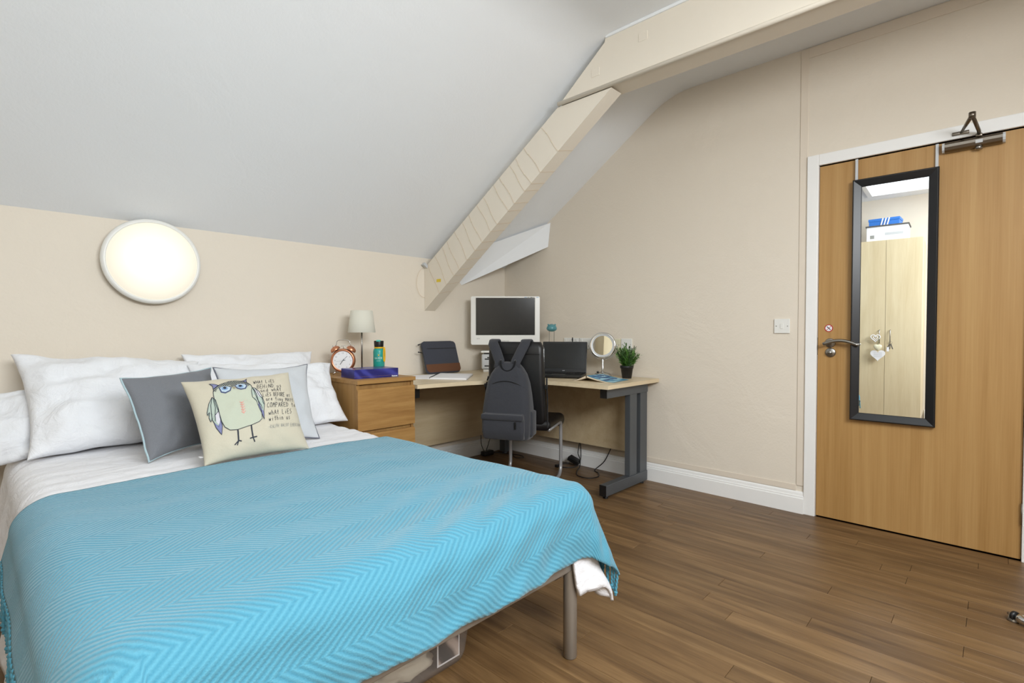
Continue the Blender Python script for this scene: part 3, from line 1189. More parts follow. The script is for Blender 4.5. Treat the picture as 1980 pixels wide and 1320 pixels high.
def dpos(x, y, off):
    u, v = design_uv(x, y)
    return owl.pos(u, v, 1, off) - owl.o


def ink_fill(name, poly, m, off, rings=7, parent=None):
    cx = sum(p[0] for p in poly) / len(poly)
    cy = sum(p[1] for p in poly) / len(poly)
    pts = []
    for i in range(len(poly)):
        a, b = poly[i], poly[(i + 1) % len(poly)]
        for k in range(3):
            pts.append((a[0] + (b[0] - a[0]) * k / 3, a[1] + (b[1] - a[1]) * k / 3))
    bm = bmesh.new()
    c = bm.verts.new(dpos(cx, cy, off))
    rs = []
    for r in range(1, rings + 1):
        rs.append([bm.verts.new(dpos(cx + (x - cx) * r / rings, cy + (y - cy) * r / rings, off)) for x, y in pts])
    n = len(pts)
    for k in range(n):
        bm.faces.new((c, rs[0][k], rs[0][(k + 1) % n]))
        for r in range(rings - 1):
            bm.faces.new((rs[r][k], rs[r + 1][k], rs[r + 1][(k + 1) % n], rs[r][(k + 1) % n]))
    return obj(name, bm, m, parent or oroot, True)


def stroke(bm, pl, w, off, fn=dpos):
    """pen line of design width w"""
    den = []
    for a, b in zip(pl[:-1], pl[1:]):
        k = max(1, int(hypot(b[0] - a[0], b[1] - a[1]) / 14))
        for i in range(k):
            den.append((a[0] + (b[0] - a[0]) * i / k, a[1] + (b[1] - a[1]) * i / k))
    den.append(pl[-1])
    pr = None
    n = len(den)
    for i, p in enumerate(den):
        a, b = den[max(0, i - 1)], den[min(n - 1, i + 1)]
        dx, dy = b[0] - a[0], b[1] - a[1]
        l = hypot(dx, dy) or 1
        nx, ny = -dy / l * w / 2, dx / l * w / 2
        q = (bm.verts.new(fn(p[0] + nx, p[1] + ny, off)), bm.verts.new(fn(p[0] - nx, p[1] - ny, off)))
        if pr:
            bm.faces.new((pr[0], pr[1], q[1], q[0]))
        pr = q


M_OWLB = fabric('owl_pale_green_print', (180, 184, 166), (192, 196, 178), 600, .95, .3)
M_OWLP = fabric('owl_purple_print', (116, 118, 156), (132, 134, 170), 600, .95, .3)
M_OWLL = fabric('owl_lilac_print', (198, 194, 200), (210, 206, 212), 600, .95, .3)
M_OWLG = fabric('owl_sage_print', (166, 178, 166), (178, 190, 178), 600, .95, .3)
M_OWLD = fabric('owl_navy_print', (66, 74, 104), (82, 90, 120), 600, .95, .3)
M_OWLI = fabric('owl_lens_print', (176, 194, 206), (190, 206, 218), 600, .95, .3)
M_OWLR = fabric('owl_iris_print', (124, 154, 190), (138, 168, 202), 600, .95, .3)
M_OWLK = fabric('owl_beak_print', (150, 140, 112), (164, 152, 124), 600, .95, .3)
M_PINK = fabric('owl_pink_print', (222, 140, 130), (230, 150, 140), 600, .95, .3)
body = [(415, 600), (440, 700), (480, 830), (510, 930), (550, 1000), (610, 1040), (700, 1040), (850, 1005), (960, 960), (1000, 920), (990, 830), (950, 700), (900, 560), (878, 500), (868, 465), (830, 410), (780, 385), (700, 375), (620, 390), (540, 430), (470, 465), (420, 510), (412, 560)]
ob = ink_fill('owl_body', body, M_OWLB, .0012)
lw = [(400, 620), (370, 690), (352, 800), (356, 838), (376, 800), (372, 870), (394, 922), (404, 892), (432, 940), (452, 992), (520, 1080), (522, 980), (490, 880), (470, 760), (440, 660)]
rwg = [(880, 510), (868, 560), (880, 640), (930, 700), (960, 790), (1000, 870), (1028, 930), (1022, 830), (1028, 740), (1005, 640), (970, 570), (920, 522)]
w1 = ink_fill('owl_wing', lw, M_OWLG, .0016)
ink_fill('wing_tip', [(418, 920), (450, 992), (520, 1080), (522, 985), (500, 900), (490, 985), (455, 960)], M_OWLP, .0020, 4, w1)
ink_fill('wing_feather', [(440, 850), (470, 800), (490, 880), (500, 980), (455, 930)], M_OWLL, .0020, 4, w1)
w2 = ink_fill('owl_wing', rwg, M_OWLG, .0016)
ink_fill('wing_tip', [(938, 705), (960, 790), (1000, 870), (1028, 930), (1022, 830), (990, 800), (965, 720)], M_OWLP, .0020, 4, w2)
ink_fill('wing_feather', [(905, 525), (960, 565), (1000, 640), (960, 640), (925, 580)], M_OWLL, .0020, 4, w2)
head = [(412, 560), (420, 510), (470, 465), (540, 430), (620, 390), (700, 375), (780, 385), (830, 410), (868, 465), (822, 478), (815, 440), (760, 428), (700, 440), (662, 480), (628, 498), (590, 480), (520, 478), (475, 495), (450, 545)]
ears = [[(415, 520), (408, 470), (372, 428), (430, 440), (478, 464)], [(762, 384), (805, 372), (838, 346), (826, 372), (828, 408)]]
for e in ears:
    ink_fill('owl_ear', e, M_OWLP, .0016, 4)


def inside(p, poly):
    r = False
    j = len(poly) - 1
    for i in range(len(poly)):
        if (poly[i][1] > p[1]) != (poly[j][1] > p[1]) and p[0] < (poly[j][0] - poly[i][0]) * (p[1] - poly[i][1]) / (poly[j][1] - poly[i][1]) + poly[i][0]:
            r = not r
        j = i
    return r


bm = bmesh.new()
for sgn in (1, -1):
    for q in range(-10, 75):
        x0 = q * 26
        run = []
        for k in range(0, 30):
            x = x0 + sgn * k * 8 + (0 if sgn > 0 else 0)
            y = 362 + k * 7
            if inside((x, y), head):
                run.append((x, y))
            else:
                if len(run) > 1:
                    stroke(bm, run, 7, .0019)
                run = []
obj('owl_head_hatching', bm, M_INK, oroot)
for lens, (px, py) in (([(475, 497), (520, 478), (590, 480), (630, 500), (612, 556), (552, 586), (500, 570)], (546, 506)), ([(663, 474), (700, 442), (760, 428), (815, 440), (826, 480), (800, 526), (740, 536), (690, 520)], (738, 474))):
    e = ink_fill('owl_spectacle', lens, M_OWLD, .0022, 4)
    cx = sum(p[0] for p in lens) / len(lens)
    cy = sum(p[1] for p in lens) / len(lens)
    ink_fill('lens', [(cx + (x - cx) * .80, cy - 4 + (y - cy) * .76) for x, y in lens], M_OWLI, .0026, 3, e)
    ink_fill('iris', [(px + 40 * cos(a * .52), py + 8 + 28 * sin(a * .52)) for a in range(12)], M_OWLR, .0029, 2, e)
    ink_fill('pupil', [(px + 21 * cos(a * .52), py + 17 * sin(a * .52)) for a in range(12)], M_INK, .0032, 2, e)
ink_fill('owl_beak', [(635, 498), (680, 492), (676, 512), (656, 532), (640, 516)], M_OWLK, .0024, 3)
bm = bmesh.new()
for pl in (body + body[:1], lw + lw[:1], rwg + rwg[:1], ears[0], ears[1], [(400, 625), (390, 720), (398, 830), (404, 892)], [(415, 640), (440, 760), (435, 850), (440, 920)], [(436, 850), (470, 805), (472, 770)], [(895, 530), (930, 600), (950, 690)], [(920, 530), (965, 620), (1000, 660)], [(945, 685), (990, 760), (1000, 800)], [(1000, 650), (1008, 720), (1020, 745)]):
    stroke(bm, pl, 6.5, .0030)
obj('owl_outline', bm, M_INK, oroot)
bm = bmesh.new()
for pl in ([(700, 1040), (708, 1100), (716, 1162)], [(858, 1005), (870, 1070), (886, 1142)]):
    stroke(bm, pl, 17, .0022)
for pl in ([(716, 1160), (672, 1206)], [(716, 1160), (704, 1210)], [(716, 1160), (752, 1170)], [(886, 1140), (848, 1150)], [(886, 1140), (914, 1186)], [(886, 1140), (936, 1132)]):
    stroke(bm, pl, 13, .0022)
obj('owl_legs', bm, M_INK, oroot)
bm = bmesh.new()
stroke(bm, [(738, 712), (752, 790), (770, 858)], 5, .0026)
for k, y in enumerate((712, 742, 772, 802, 832)):
    x = 740 + k * 6
    stroke(bm, [(x - 26, y - 2), (x, y + 18), (x + 24, y - 8)], 7, .0026)
obj('owl_chest_motif', bm, M_PINK, oroot)

# hand lettering: each glyph is a set of pen lines on a unit box
G = {
    'A': ['0,0 .5,1 1,0', '.2,.4 .8,.4'], 'B': ['0,0 0,1 .7,.9 .7,.6 0,.5 .9,.4 .8,.05 0,0'], 'C': ['1,.85 .6,1 .1,.7 .05,.3 .4,0 1,.15'],
    'D': ['0,0 0,1 .6,.9 1,.5 .6,.08 0,0'], 'E': ['1,1 0,1 0,0 1,0', '0,.5 .8,.5'], 'F': ['1,1 0,1 0,0', '0,.5 .8,.5'], 'H': ['0,0 0,1', '1,0 1,1', '0,.5 1,.5'],
    'I': ['.5,0 .5,1'], 'L': ['0,1 0,0 .8,0'], 'M': ['0,0 .1,1 .5,.4 .9,1 1,0'], 'N': ['0,0 0,1 1,0 1,1'], 'O': ['.5,1 .05,.7 .1,.2 .5,0 .95,.3 .9,.75 .5,1'],
    'P': ['0,0 0,1 .8,.9 .85,.6 0,.45'], 'R': ['0,0 0,1 .8,.9 .8,.6 0,.5 1,0'], 'S': ['.9,.9 .4,1 .1,.75 .85,.35 .6,0 .05,.1'], 'T': ['0,1 1,1', '.5,1 .5,0'],
    'W': ['0,1 .25,0 .5,.7 .75,0 1,1'], 'a': ['.8,.6 .3,.65 .1,.3 .4,0 .8,.3 .8,.6 .85,0'], 'd': ['.8,.4 .4,.6 .1,.3 .4,0 .8,.2', '.8,1 .85,0'],
    'e': ['.1,.35 .8,.4 .6,.65 .2,.55 .1,.2 .5,0 .9,.15'], 'h': ['.1,1 .1,0', '.1,.4 .5,.6 .8,.4 .8,0'], 'i': ['.5,.6 .5,0', '.5,.85 .52,.9'], 'n': ['.1,.6 .1,0', '.1,.4 .5,.62 .8,.4 .8,0'],
    'o': ['.5,.6 .1,.35 .4,0 .85,.25 .5,.6'], 'r': ['.1,.6 .1,0', '.1,.35 .4,.6 .8,.55'], 's': ['.8,.55 .4,.65 .2,.45 .8,.2 .5,0 .1,.05'], 't': ['.5,1 .5,.05 .8,0', '.1,.62 .9,.66'],
    'u': ['.1,.6 .15,.1 .5,0 .8,.15 .8,.6', '.8,.2 .9,0'], 'w': ['0,.6 .25,0 .5,.5 .75,0 1,.6'], 'y': ['.1,.6 .2,.2 .7,.25', '.8,.6 .7,-.2 .4,-.35 .2,-.2'], '-': ['.2,.5 .8,.5'], 'k': ['.1,1 .1,0', '.8,.6 .1,.25 .9,0']}


def lettering(bm, s, x0, y0, x1, y1, h, w, off, fn=dpos, fill=.68):
    n = len(s)
    for i, ch in enumerate(s):
        if ch not in G:
            continue
        ox, oy = x0 + (x1 - x0) * i / n, y0 + (y1 - y0) * i / n
        cw = (x1 - x0) / n * fill
        sl = (y1 - y0) / (x1 - x0)
        for g in G[ch]:
            pl = []
            for q in g.split():
                a, b = map(float, q.split(','))
                pl.append((ox + a * cw, oy + sl * a * cw - b * h))
            stroke(bm, pl, w, off, fn)


bm = bmesh.new()
for s, x0, y0, x1, y1, h in (('WHAt LiES', 908, 452, 1200, 412, 48), ('BEHiND us', 948, 520, 1300, 476, 56), ('and whAt', 990, 574, 1290, 534, 52), ('LiES BEFORE us', 1018, 640, 1420, 596, 54), ('are tiny MAtt', 1052, 700, 1465, 660, 50), ('COMPARED to', 1066, 784, 1500, 734, 60), ('whAt LiES', 1088, 878, 1425, 836, 62), ('within us', 1090, 954, 1400, 914, 58)):
    lettering(bm, s, x0, y0, x1, y1, h, 5.0, .0020)
obj('lettering', bm, M_INK, oroot)
bm = bmesh.new()
lettering(bm, '-RALPH WALDO EMERSON', 1086, 1040, 1560, 982, 38, 4.0, .0020)
obj('lettering', bm, M_INKG, oroot)
cover_tag = obj('care_tag', B(-.018, .0, -.012, .012, 0, .0015, 0, 2, Matrix.Translation(Vector((-2.722, -1.04, .585)) - owl.o)), M_PAPER, oroot)

# ------------------------------------------------------------------ storage box under the bed
SBX0, SBX1, SBY0, SBY1 = -3.02, -2.205, -2.035, -1.45
M_TUB = clear('milky_tub_plastic', (240, 238, 236), .05, .15, .16, (200, 192, 186))
sb = thing('storage_box', 'shallow translucent plastic storage box pushed under the bed', 'box', (-2.6, -1.74, 0))
so = Matrix.Translation((2.6, 1.74, 0))


def sring(x0, x1, y0, y1, r, z, n=5):
    return [(x, y, z) for x, y in rrect(x1 - x0, y1 - y0, r, n, (x0 + x1) / 2, (y0 + y1) / 2)]


def shell(bm, rings, cap0=True, cap1=False):
    vs = [[bm.verts.new(p) for p in r] for r in rings]
    n = len(vs[0])
    for a, b in zip(vs[:-1], vs[1:]):
        for k in range(n):
            bm.faces.new((a[k], a[(k + 1) % n], b[(k + 1) % n], b[k]))
    if cap0:
        bm.faces.new(vs[0][::-1])
    if cap1:
        bm.faces.new(vs[-1])
    return bm


i_ = .02
bm = shell(bmesh.new(), [sring(SBX0 + i_ + .03, SBX1 - i_ - .03, SBY0 + i_ + .03, SBY1 - i_ - .03, .04, .002), sring(SBX0 + i_ + .006, SBX1 - i_ - .006, SBY0 + i_ + .006, SBY1 - i_ - .006, .05, .012), sring(SBX0 + i_, SBX1 - i_, SBY0 + i_, SBY1 - i_, .05, .035), sring(SBX0 + .008, SBX1 - .008, SBY0 + .008, SBY1 - .008, .05, .150)])
bm.transform(so)
obj('tub', bm, M_TUB, sb, True)
bm = shell(bmesh.new(), [sring(SBX0 + .008, SBX1 - .008, SBY0 + .008, SBY1 - .008, .05, .150), sring(SBX0 - .010, SBX1 + .010, SBY0 - .010, SBY1 + .010, .055, .152), sring(SBX0 - .012, SBX1 + .012, SBY0 - .012, SBY1 + .012, .055, .166), sring(SBX0, SBX1, SBY0, SBY1, .05, .172)], False, True)
bm.transform(so)
obj('lid', bm, M_TUB, sb, True)


def crumple(name, cx, cy, cz, sx, sy, sz, m, label, cat, seed, group='things in the storage box'):
    bm = bmesh.new()
    bmesh.ops.create_icosphere(bm, subdivisions=4, radius=1)
    for v in bm.verts:
        n = v.co.normalized()
        k = 1 + .35 * fbm(n.x + seed, n.y, n.z, 1.6, 4)
        v.co = Vector((n.x * sx * k, n.y * sy * k, max(-sz * .8, n.z * sz * k)))
    o = obj(name, bm, m, None, True, (cx, cy, cz + sz * .8))
    return tag(o, label, cat, group)


crumple('garment', -2.46, -1.93, .008, .13, .05, .045, mat('cream_cloth', (206, 198, 180), .9, bump=.3), 'cream crumpled garment inside the plastic storage box', 'clothing', 3.0)
crumple('garment', -2.70, -1.93, .008, .10, .05, .055, mat('taupe_cloth', (120, 110, 98), .9, bump=.3), 'taupe crumpled garment at the left inside the storage box', 'clothing', 5.0)
crumple('garment', -2.335, -1.76, .008, .06, .12, .045, mat('maroon_cloth', (110, 56, 50), .9, bump=.3), 'maroon crumpled garment at the right inside the storage box', 'clothing', 8.0)
tag(obj('book', B(-2.52, -2.40, -1.80, -1.60, .012, .125, .004), mat('navy_book_cloth', (36, 44, 78), .7)), 'navy blue book standing inside the plastic storage box', 'book', 'things in the storage box')
ph = thing('photo_print', 'small white bordered photo print inside the front of the storage box', 'photo', (-2.315, -2.008, .03), 0)
obj('paper', B(-.045, .045, 0, .001, 0, .075), M_PAPER, ph)
obj('picture', B(-.040, .040, -.0008, 0, .006, .069), gtext((24, 26, 30), (66, 58, 56), (196, 180, 170), 'dark_photo_picture', 4, .3, 4), ph)

# ------------------------------------------------------------------ chest of drawers
CX0, CX1, CY0, CY1, CZ = -1.842, -1.445, -.640, -.022, .787
ch = thing('chest_of_drawers', 'oak veneered chest of drawers beside the bed', 'chest of drawers', ((CX0 + CX1) / 2, (CY0 + CY1) / 2, 0))
cs = Matrix.Translation((-(CX0 + CX1) / 2, -(CY0 + CY1) / 2, 0))


def cobj(name, bm, m, parent, smooth=False):
    bm.transform(cs)
    return obj(name, bm, m, parent, smooth)


cobj('top', B(CX0, CX1, CY0, CY1, CZ - .024, CZ, .0015), M_CHEST, ch)
cobj('side_panel', B(CX0 + .004, CX0 + .022, CY0 + .020, CY1, 0, CZ - .024), M_CHESTV, ch)
cobj('side_panel', B(CX1 - .022, CX1 - .004, CY0 + .020, CY1, 0, CZ - .024), M_CHESTV, ch)
cobj('back_panel', B(CX0 + .022, CX1 - .022, CY1 - .01, CY1, 0, CZ - .024), M_CHESTV, ch)
cobj('carcass', B(CX0 + .022, CX1 - .022, CY0 + .03, CY1 - .012, .04, CZ - .030), M_CHESTV, ch)
for z0, z1 in ((.497, .735), (.240, .475), (.03, .218)):
    d = cobj('drawer', P([(CY0 + .004, z0), (CY0 + .004, z1 - .010), (CY0 + .012, z1), (CY0 + .022, z1), (CY0 + .022, z0)], CX0 + .004, CX1 - .004, 'X'), M_CHEST, ch)

# alarm clock
ck = thing('alarm_clock', 'copper twin bell alarm clock with a white dial on the chest', 'clock', (-1.697, -.215, CZ), radians(-38))
R0 = .076
zc_ = .092
RX = Matrix.Translation((0, 0, zc_)) @ Matrix.Rotation(pi / 2, 4, 'X')
obj('case', L([(0, -.030), (.045, -.029), (.066, -.016), (R0, -.002), (R0, .018), (R0 - .006, .026), (R0 - .014, .028), (R0 - .0155, .022), (0, .022)], 44, RX), M_COPPER, ck, True)
dial = obj('dial', L([(0, .022), (R0 - .0155, .022), (R0 - .0155, .0228), (0, .0228)], 44, RX), M_DIAL, ck)
FACE = Matrix.Translation((0, -.0230, zc_)) @ Matrix.Rotation(pi / 2, 4, 'X')
for h in range(1, 13):
    a = radians(90 - h * 30)
    obj('numeral', text_bm(str(h), .013, FACE @ Matrix.Translation((.048 * cos(a), .048 * sin(a) - .0045, 0)), .0002), M_INKG, dial)


def hand(name, ang, ln, w, tail, m, off):
    bm = B(-w / 2, w / 2, -tail, ln, off, off + .0006, 0, 2, FACE @ Matrix.Rotation(radians(-ang), 4, 'Z'))
    return obj(name, bm, m, dial)


M_HAND = mat('grey_clock_hand', (88, 90, 94), .5)
hand('minute_hand', 44, .040, .0022, .010, M_HAND, .0008)
hand('hour_hand', 214, .030, .0034, .012, M_HAND, .0016)
hand('second_hand', 262, .042, .0010, .0, M_INKG, .0024)
hand('alarm_hand', 78, .016, .0030, .0, M_HAND, .0004)
for s in (-1, 1):
    ax = Matrix.Translation((s * .046, 0, zc_ + .064)) @ Matrix.Rotation(s * radians(32), 4, 'Y')
    bl = obj('bell', L([(.031, 0), (.0315, .003), (.029, .014), (.020, .022), (.006, .026), (0, .026)], 28, ax), M_COPPER, ck, True)
    obj('bell_post', lathe(L([(0, -.014), (.003, -.014), (.003, .004), (0, .004)], 10, ax), [(0, .026), (.0045, .026), (.0045, .032), (.0025, .037), (0, .037)], 12, ax), M_CHROME, bl, True)
    obj('foot', T([(s * .040, -.006, zc_ - .062), (s * .062, -.020, .001)], [.0045, .0035], 10), M_CHROME, ck, True)
hd = [(-.050, 0, zc_ + .088)]
for k in range(15):
    a = pi - pi * k / 14
    hd.append((.042 * (abs(cos(a)) ** .6) * (1 if cos(a) > 0 else -1), 0, zc_ + .105 + .026 * (sin(a) ** .6)))
hd.append((.050, 0, zc_ + .088))
obj('handle', T(hd, .0022, 8), M_CHROME, ck, True)
obj('hammer', T([(0, .004, zc_ + .074), (0, .004, zc_ + .092), (.012, .004, zc_ + .092), (-.012, .004, zc_ + .092)], .002, 8), M_CHROME, ck, True)

# table lamp
tl = thing('table_lamp', 'slim chrome table lamp with a cream drum shade on the chest', 'lamp', (-1.560, -.205, CZ))
obj('base', L([(0, 0), (.055, 0), (.057, .004), (.054, .009), (.012, .014), (0, .014)], 36), M_STEEL, tl, True)
obj('pole', T([(0, 0, .010), (0, 0, .345)], .0055, 14), M_STEEL, tl, True)
shd = obj('lamp_shade', L([(.0880, .270), (.0885, .2705), (.0700, .4135), (.0690, .4140), (.0868, .2715), (.0880, .270)], 48), M_SHADE, tl, True)
obj('shade_ring', T([(cos(k * pi / 12) * .0685, sin(k * pi / 12) * .0685, .408) for k in range(24)], .0016, 6, True), M_STEEL, shd)
bm = bmesh.new()
for k in range(3):
    tube(bm, [(0, 0, .345), (.0685 * cos(k * 2.1), .0685 * sin(k * 2.1), .405)], .0013, 6)
obj('shade_carrier', bm, M_STEEL, shd)
obj('light_bulb', L([(0, .33), (.012, .33), (.013, .345), (.026, .370), (.024, .388), (.012, .398), (0, .400)], 20), M_DIAL, tl, True)

# water bottle
wb = thing('water_bottle', 'teal metal water bottle with black cap and yellow strap on the chest', 'bottle', (-1.482, -.285, CZ), radians(-35))
body_b = obj('flask', L([(0, 0), (.034, 0), (.0365, .004), (.0365, .145), (.034, .158), (.027, .165), (.0265, .170), (0, .170)], 36), M_TEAL, wb, True)
obj('neck_ring', L([(.0285, .165), (.0300, .167), (.0300, .173), (.0285, .175), (.026, .175)], 32), M_YELL, wb, True)
cap = obj('cap', L([(0, .172), (.0285, .172), (.0295, .176), (.0315, .212), (.0305, .215), (0, .215)], 36), M_BLACK, wb, True)
obj('flip_tab', B(-.015, .012, -.033, .010, .210, .2205, .003), M_TEALP, cap)
sp = []
for k in range(20):
    a = 2 * pi * k / 20
    sp.append((.0355 + .0050 * cos(a), -.024, .126 + .047 * sin(a)))
obj('carry_strap', T([(x, y, z) for x, y, z in sp], .0040, 8, True), M_YELL, wb, True)


def bpos(x, y, off):
    a = x / .0365 - pi / 2
    return Vector(((.0365 + off) * cos(a), (.0365 + off) * sin(a), y))


def bpos2(x, y, off):
    return bpos(x * .001, .20 - y * .001, off)


bm = bmesh.new()
lettering(bm, 'WAtER', -26, 104, 27, 104, 13, 1.6, .0006, bpos2)
stroke(bm, [(-13, 118), (-9, 112), (-7, 119), (-3, 113), (0, 119), (4, 112), (7, 118), (12, 113)], 1.2, .0006, bpos2)
for k in range(6):
    a = k * pi / 3
    if k not in (0, 3):
        stroke(bm, [(9 * cos(a), 78 + 9 * sin(a)), (12 * cos(a), 78 + 12 * sin(a))], 1.4, .0006, bpos2)
obj('lettering', bm, M_INKW, body_b)
bm = bmesh.new()
stroke(bm, [(-4, 78), (4, 78)], 8, .0007, bpos2)
obj('sun_motif', bm, M_YELL, body_b)

# blue carton
M_CART = gtext((36, 36, 108), (44, 46, 126), (62, 66, 150), 'royal_blue_carton', 5.0, .28, 7.0, (0.3, 1.0, .5))
bxr = thing('carton', 'flat royal blue printed carton on the chest', 'box', (-1.658, -.472, CZ), radians(-5))
obj('box_body', B(-.142, .142, -.086, .100, 0, .054, .0015), M_CART, bxr)
obj('print_line', B(-.1425, .1425, -.0868, -.0860, .011, .0122), mat('dull_gold_ink', (120, 92, 90), .5), bxr)
bm = bmesh.new()
for x, h in ((.098, .008), (.1035, .005), (.108, .005), (.1125, .005), (.117, .005), (.1215, .005), (.126, .005), (.1305, .0055)):
    box(bm, x, x + .0036, -.0868, -.0860, .003, .003 + h)
obj('logo', bm, M_INKW, bxr)

# ------------------------------------------------------------------ corner desk
DZT = .732
dk = thing('corner_desk', 'maple topped corner desk with grey steel legs', 'desk', (-.5, -.5, 0))
ds = Matrix.Translation((.5, .5, 0))


def dobj(name, bm, m, parent=None, smooth=False):
    bm.transform(ds)
    return obj(name, bm, m, parent or dk, smooth)


out = [(-.010, -.010), (-1.432, -.010), (-1.432, -.640)]
for k in range(13):
    a = k / 12
    b0, b1, b2, b3 = Vector((-1.432, -.640)), Vector((-.98, -.70)), Vector((-.690, -.780)), Vector((-.668, -1.200))
    p = b0 * (1 - a) ** 3 + b1 * 3 * a * (1 - a) ** 2 + b2 * 3 * a * a * (1 - a) + b3 * a ** 3
    if k:
        out.append((p.x, p.y))
out += [(-.660, -1.525), (-.010, -1.525)]
dobj('desktop', P(out, DZT - .025, DZT, 'Z'), M_MAPLE)
dobj('modesty_panel', B(-.105, -.087, -1.425, -.12, .200, .700, .001), M_MAPLEP)
dobj('modesty_panel', B(-1.36, -.12, -.075, -.057, .180, .700, .001), M_MAPLEP)
# right-hand cantilever leg
obj_leg = dobj('leg', box(B(-.590, -.066, -1.470, -1.420, .018, .088, .003), -.297, -.207, -1.465, -1.425, .088, .640, .002), M_DESKM)
dobj('upright', B(-.160, -.066, -1.465, -1.425, .080, .660, .002), M_DESKM, obj_leg)
dobj('top_bar', B(-.585, -.066, -1.470, -1.420, .640, .707, .002), M_DESKM, obj_leg)
for x in (-.592, -.587 + .0):
    pass
dobj('end_plug', B(-.594, -.590, -1.470, -1.420, .018, .088, .001), M_BLACK, obj_leg)
dobj('end_plug', B(-.589, -.585, -1.470, -1.420, .640, .707, .001), M_BLACK, obj_leg)
for x in (-.560, -.105):
    dobj('foot', L([(0, 0), (.016, 0), (.016, .008), (.006, .010), (.006, .020), (0, .020)], 16, Matrix.Translation((x, -1.445, 0))), M_BLACK, obj_leg, True)
for z in (.235, .590):
    dobj('bolt', L([(0, 0), (.010, 0), (.010, .004), (0, .005)], 14, Matrix.Translation((-.105, -1.402, z)) @ Matrix.Rotation(-pi / 2, 4, 'Y')), M_BLACK, obj_leg)
# left-hand leg beside the chest, and corner post
ll = dobj('leg', box(B(-1.420, -1.370, -.575, -.06, .018, .088, .003), -1.415, -1.375, -.29, -.20, .088, .640, .002), M_DESKM)
dobj('top_bar', B(-1.420, -1.370, -.575, -.06, .640, .707, .002), M_DESKM, ll)
dobj('end_plug', B(-1.420, -1.370, -.579, -.575, .640, .707, .001), M_BLACK, ll)
dobj('end_plug', B(-1.420, -1.370, -.579, -.575, .018, .088, .001), M_BLACK, ll)
dobj('leg', lathe(B(-.158, -.092, -.158, -.092, .012, .707, .004), [(0, 0), (.02, 0), (.02, .008), (.008, .012), (0, .012)], 16, Matrix.Translation((-.125, -.125, 0))), M_DESKM)

# ------------------------------------------------------------------ television
fwd = Vector((sin(YAW), cos(YAW)))
tv = thing('television', 'white framed flat television on a bracket in the corner', 'television', (-.318, -.318, .94), radians(-45.0))
# local: +x to the right as seen, -y towards the room
tw, thh = .560, .392
fr = bmesh.new()
o4 = rrect(tw, thh, .012, 4, 0, thh / 2 + .015)
o5 = rrect(tw * .97, thh * .96, .012, 4, 0, thh / 2 + .015)
vsA = [fr.verts.new((x, -.030, z)) for x, z in o4]
vsB = [fr.verts.new((x, .010, z)) for x, z in o4]
vsC = [fr.verts.new((x * .82, .045, .05 + z * .8)) for x, z in o5]
i4 = rrect(.478, .300, .002, 4, 0, .243)
vsI = [fr.verts.new((x, -.0315, z)) for x, z in rrect(.486, .308, .003, 4, 0, .243)]
vsJ = [fr.verts.new((x, -.0245, z)) for x, z in i4]
n = len(o4)
for a, b in ((vsA, vsB), (vsB, vsC), (vsI, vsA), (vsJ, vsI)):
    for k in range(n):
        fr.faces.new((a[k], a[(k + 1) % n], b[(k + 1) % n], b[k]))
fr.faces.new(vsC)
# bowed lower lip
for v in vsA:
    if v.co.z < .03:
        v.co.z -= .010 * (1 - (v.co.x / .28) ** 2)
bmesh.ops.recalc_face_normals(fr, faces=list(fr.faces))
tf = obj('frame', fr, M_WPLAS, tv)
obj('screen', B(-.2405, .2405, -.0255, -.020, .092, .394), M_SCREEN, tv)
TVM = Matrix.Translation((0, -.0312, .040)) @ Matrix.Rotation(pi / 2, 4, 'X')
obj('logo', text_bm('SAMSUNG', .0135, TVM, .0003), M_STEEL, tf)
for x in (-.232, -.219):
    obj('badge', B(x, x + .010, -.0320, -.0312, .0615, .0650), M_INKG, tf)
for k, (w, m) in enumerate(((.020, M_OWLR), (.016, M_INKG), (.018, M_INK), (.008, M_INKG), (.020, M_OWLR))):
    x = .155 + k * .024
    obj('badge', B(x, x + w, -.0320, -.0312, .3965, .4005), m, tf)
obj('power_light', B(.232, .234, -.0318, -.0308, .036, .042), M_INK, tf)
bm = bmesh.new()
box(bm, -.05, .05, .045, .060, .16, .26, .003)
box(bm, -.018, .018, .055, .300, .19, .23, .004)
box(bm, -.09, .09, .290, .300, .13, .29, .003)
obj('wall_bracket', bm, M_BLACK, tv)

# ------------------------------------------------------------------ printer
pr = thing('printer', 'white desktop printer standing in the desk corner under the television', 'printer', (-.300, -.262, DZT), radians(-47))
pb = obj('body', B(-.165, .165, -.085, .085, .022, .145, .012, 3), M_WPLAS, pr)
obj('base_tray', B(-.150, .150, -.098, .080, 0, .020, .004), M_WPLAS, pr)
obj('scanner_lid', B(-.170, .170, -.095, .088, .156, .172, .006), M_WPLAS, pr)
obj('control_panel', B(-.160, -.062, -.089, -.080, .026, .142, .004), M_WPLAS2, pr)
obj('front_panel', B(-.058, .160, -.093, -.082, .026, .142, .004), M_WPLAS, pr)
for x0, x1, z0, z1 in ((-.138, -.070, .100, .110), (-.118, -.080, .113, .122), (-.140, -.092, .044, .054)):
    obj('slot', B(x0, x1, -.0905, -.088, z0, z1, .001), M_BLACK, pr)
obj('lid_gap', B(-.145, .15, -.080, .075, .145, .157), M_BLACK, pr)

# ------------------------------------------------------------------ laptop sleeve leaning on the bed wall
sl = thing('laptop_sleeve', 'dark marl laptop sleeve with a brown leather band leaning on the wall', 'laptop sleeve', (-.795, -.118, DZT), radians(0))
LEAN = Matrix.Rotation(radians(-18), 4, 'X') @ Matrix.Translation((0, 0, .005))


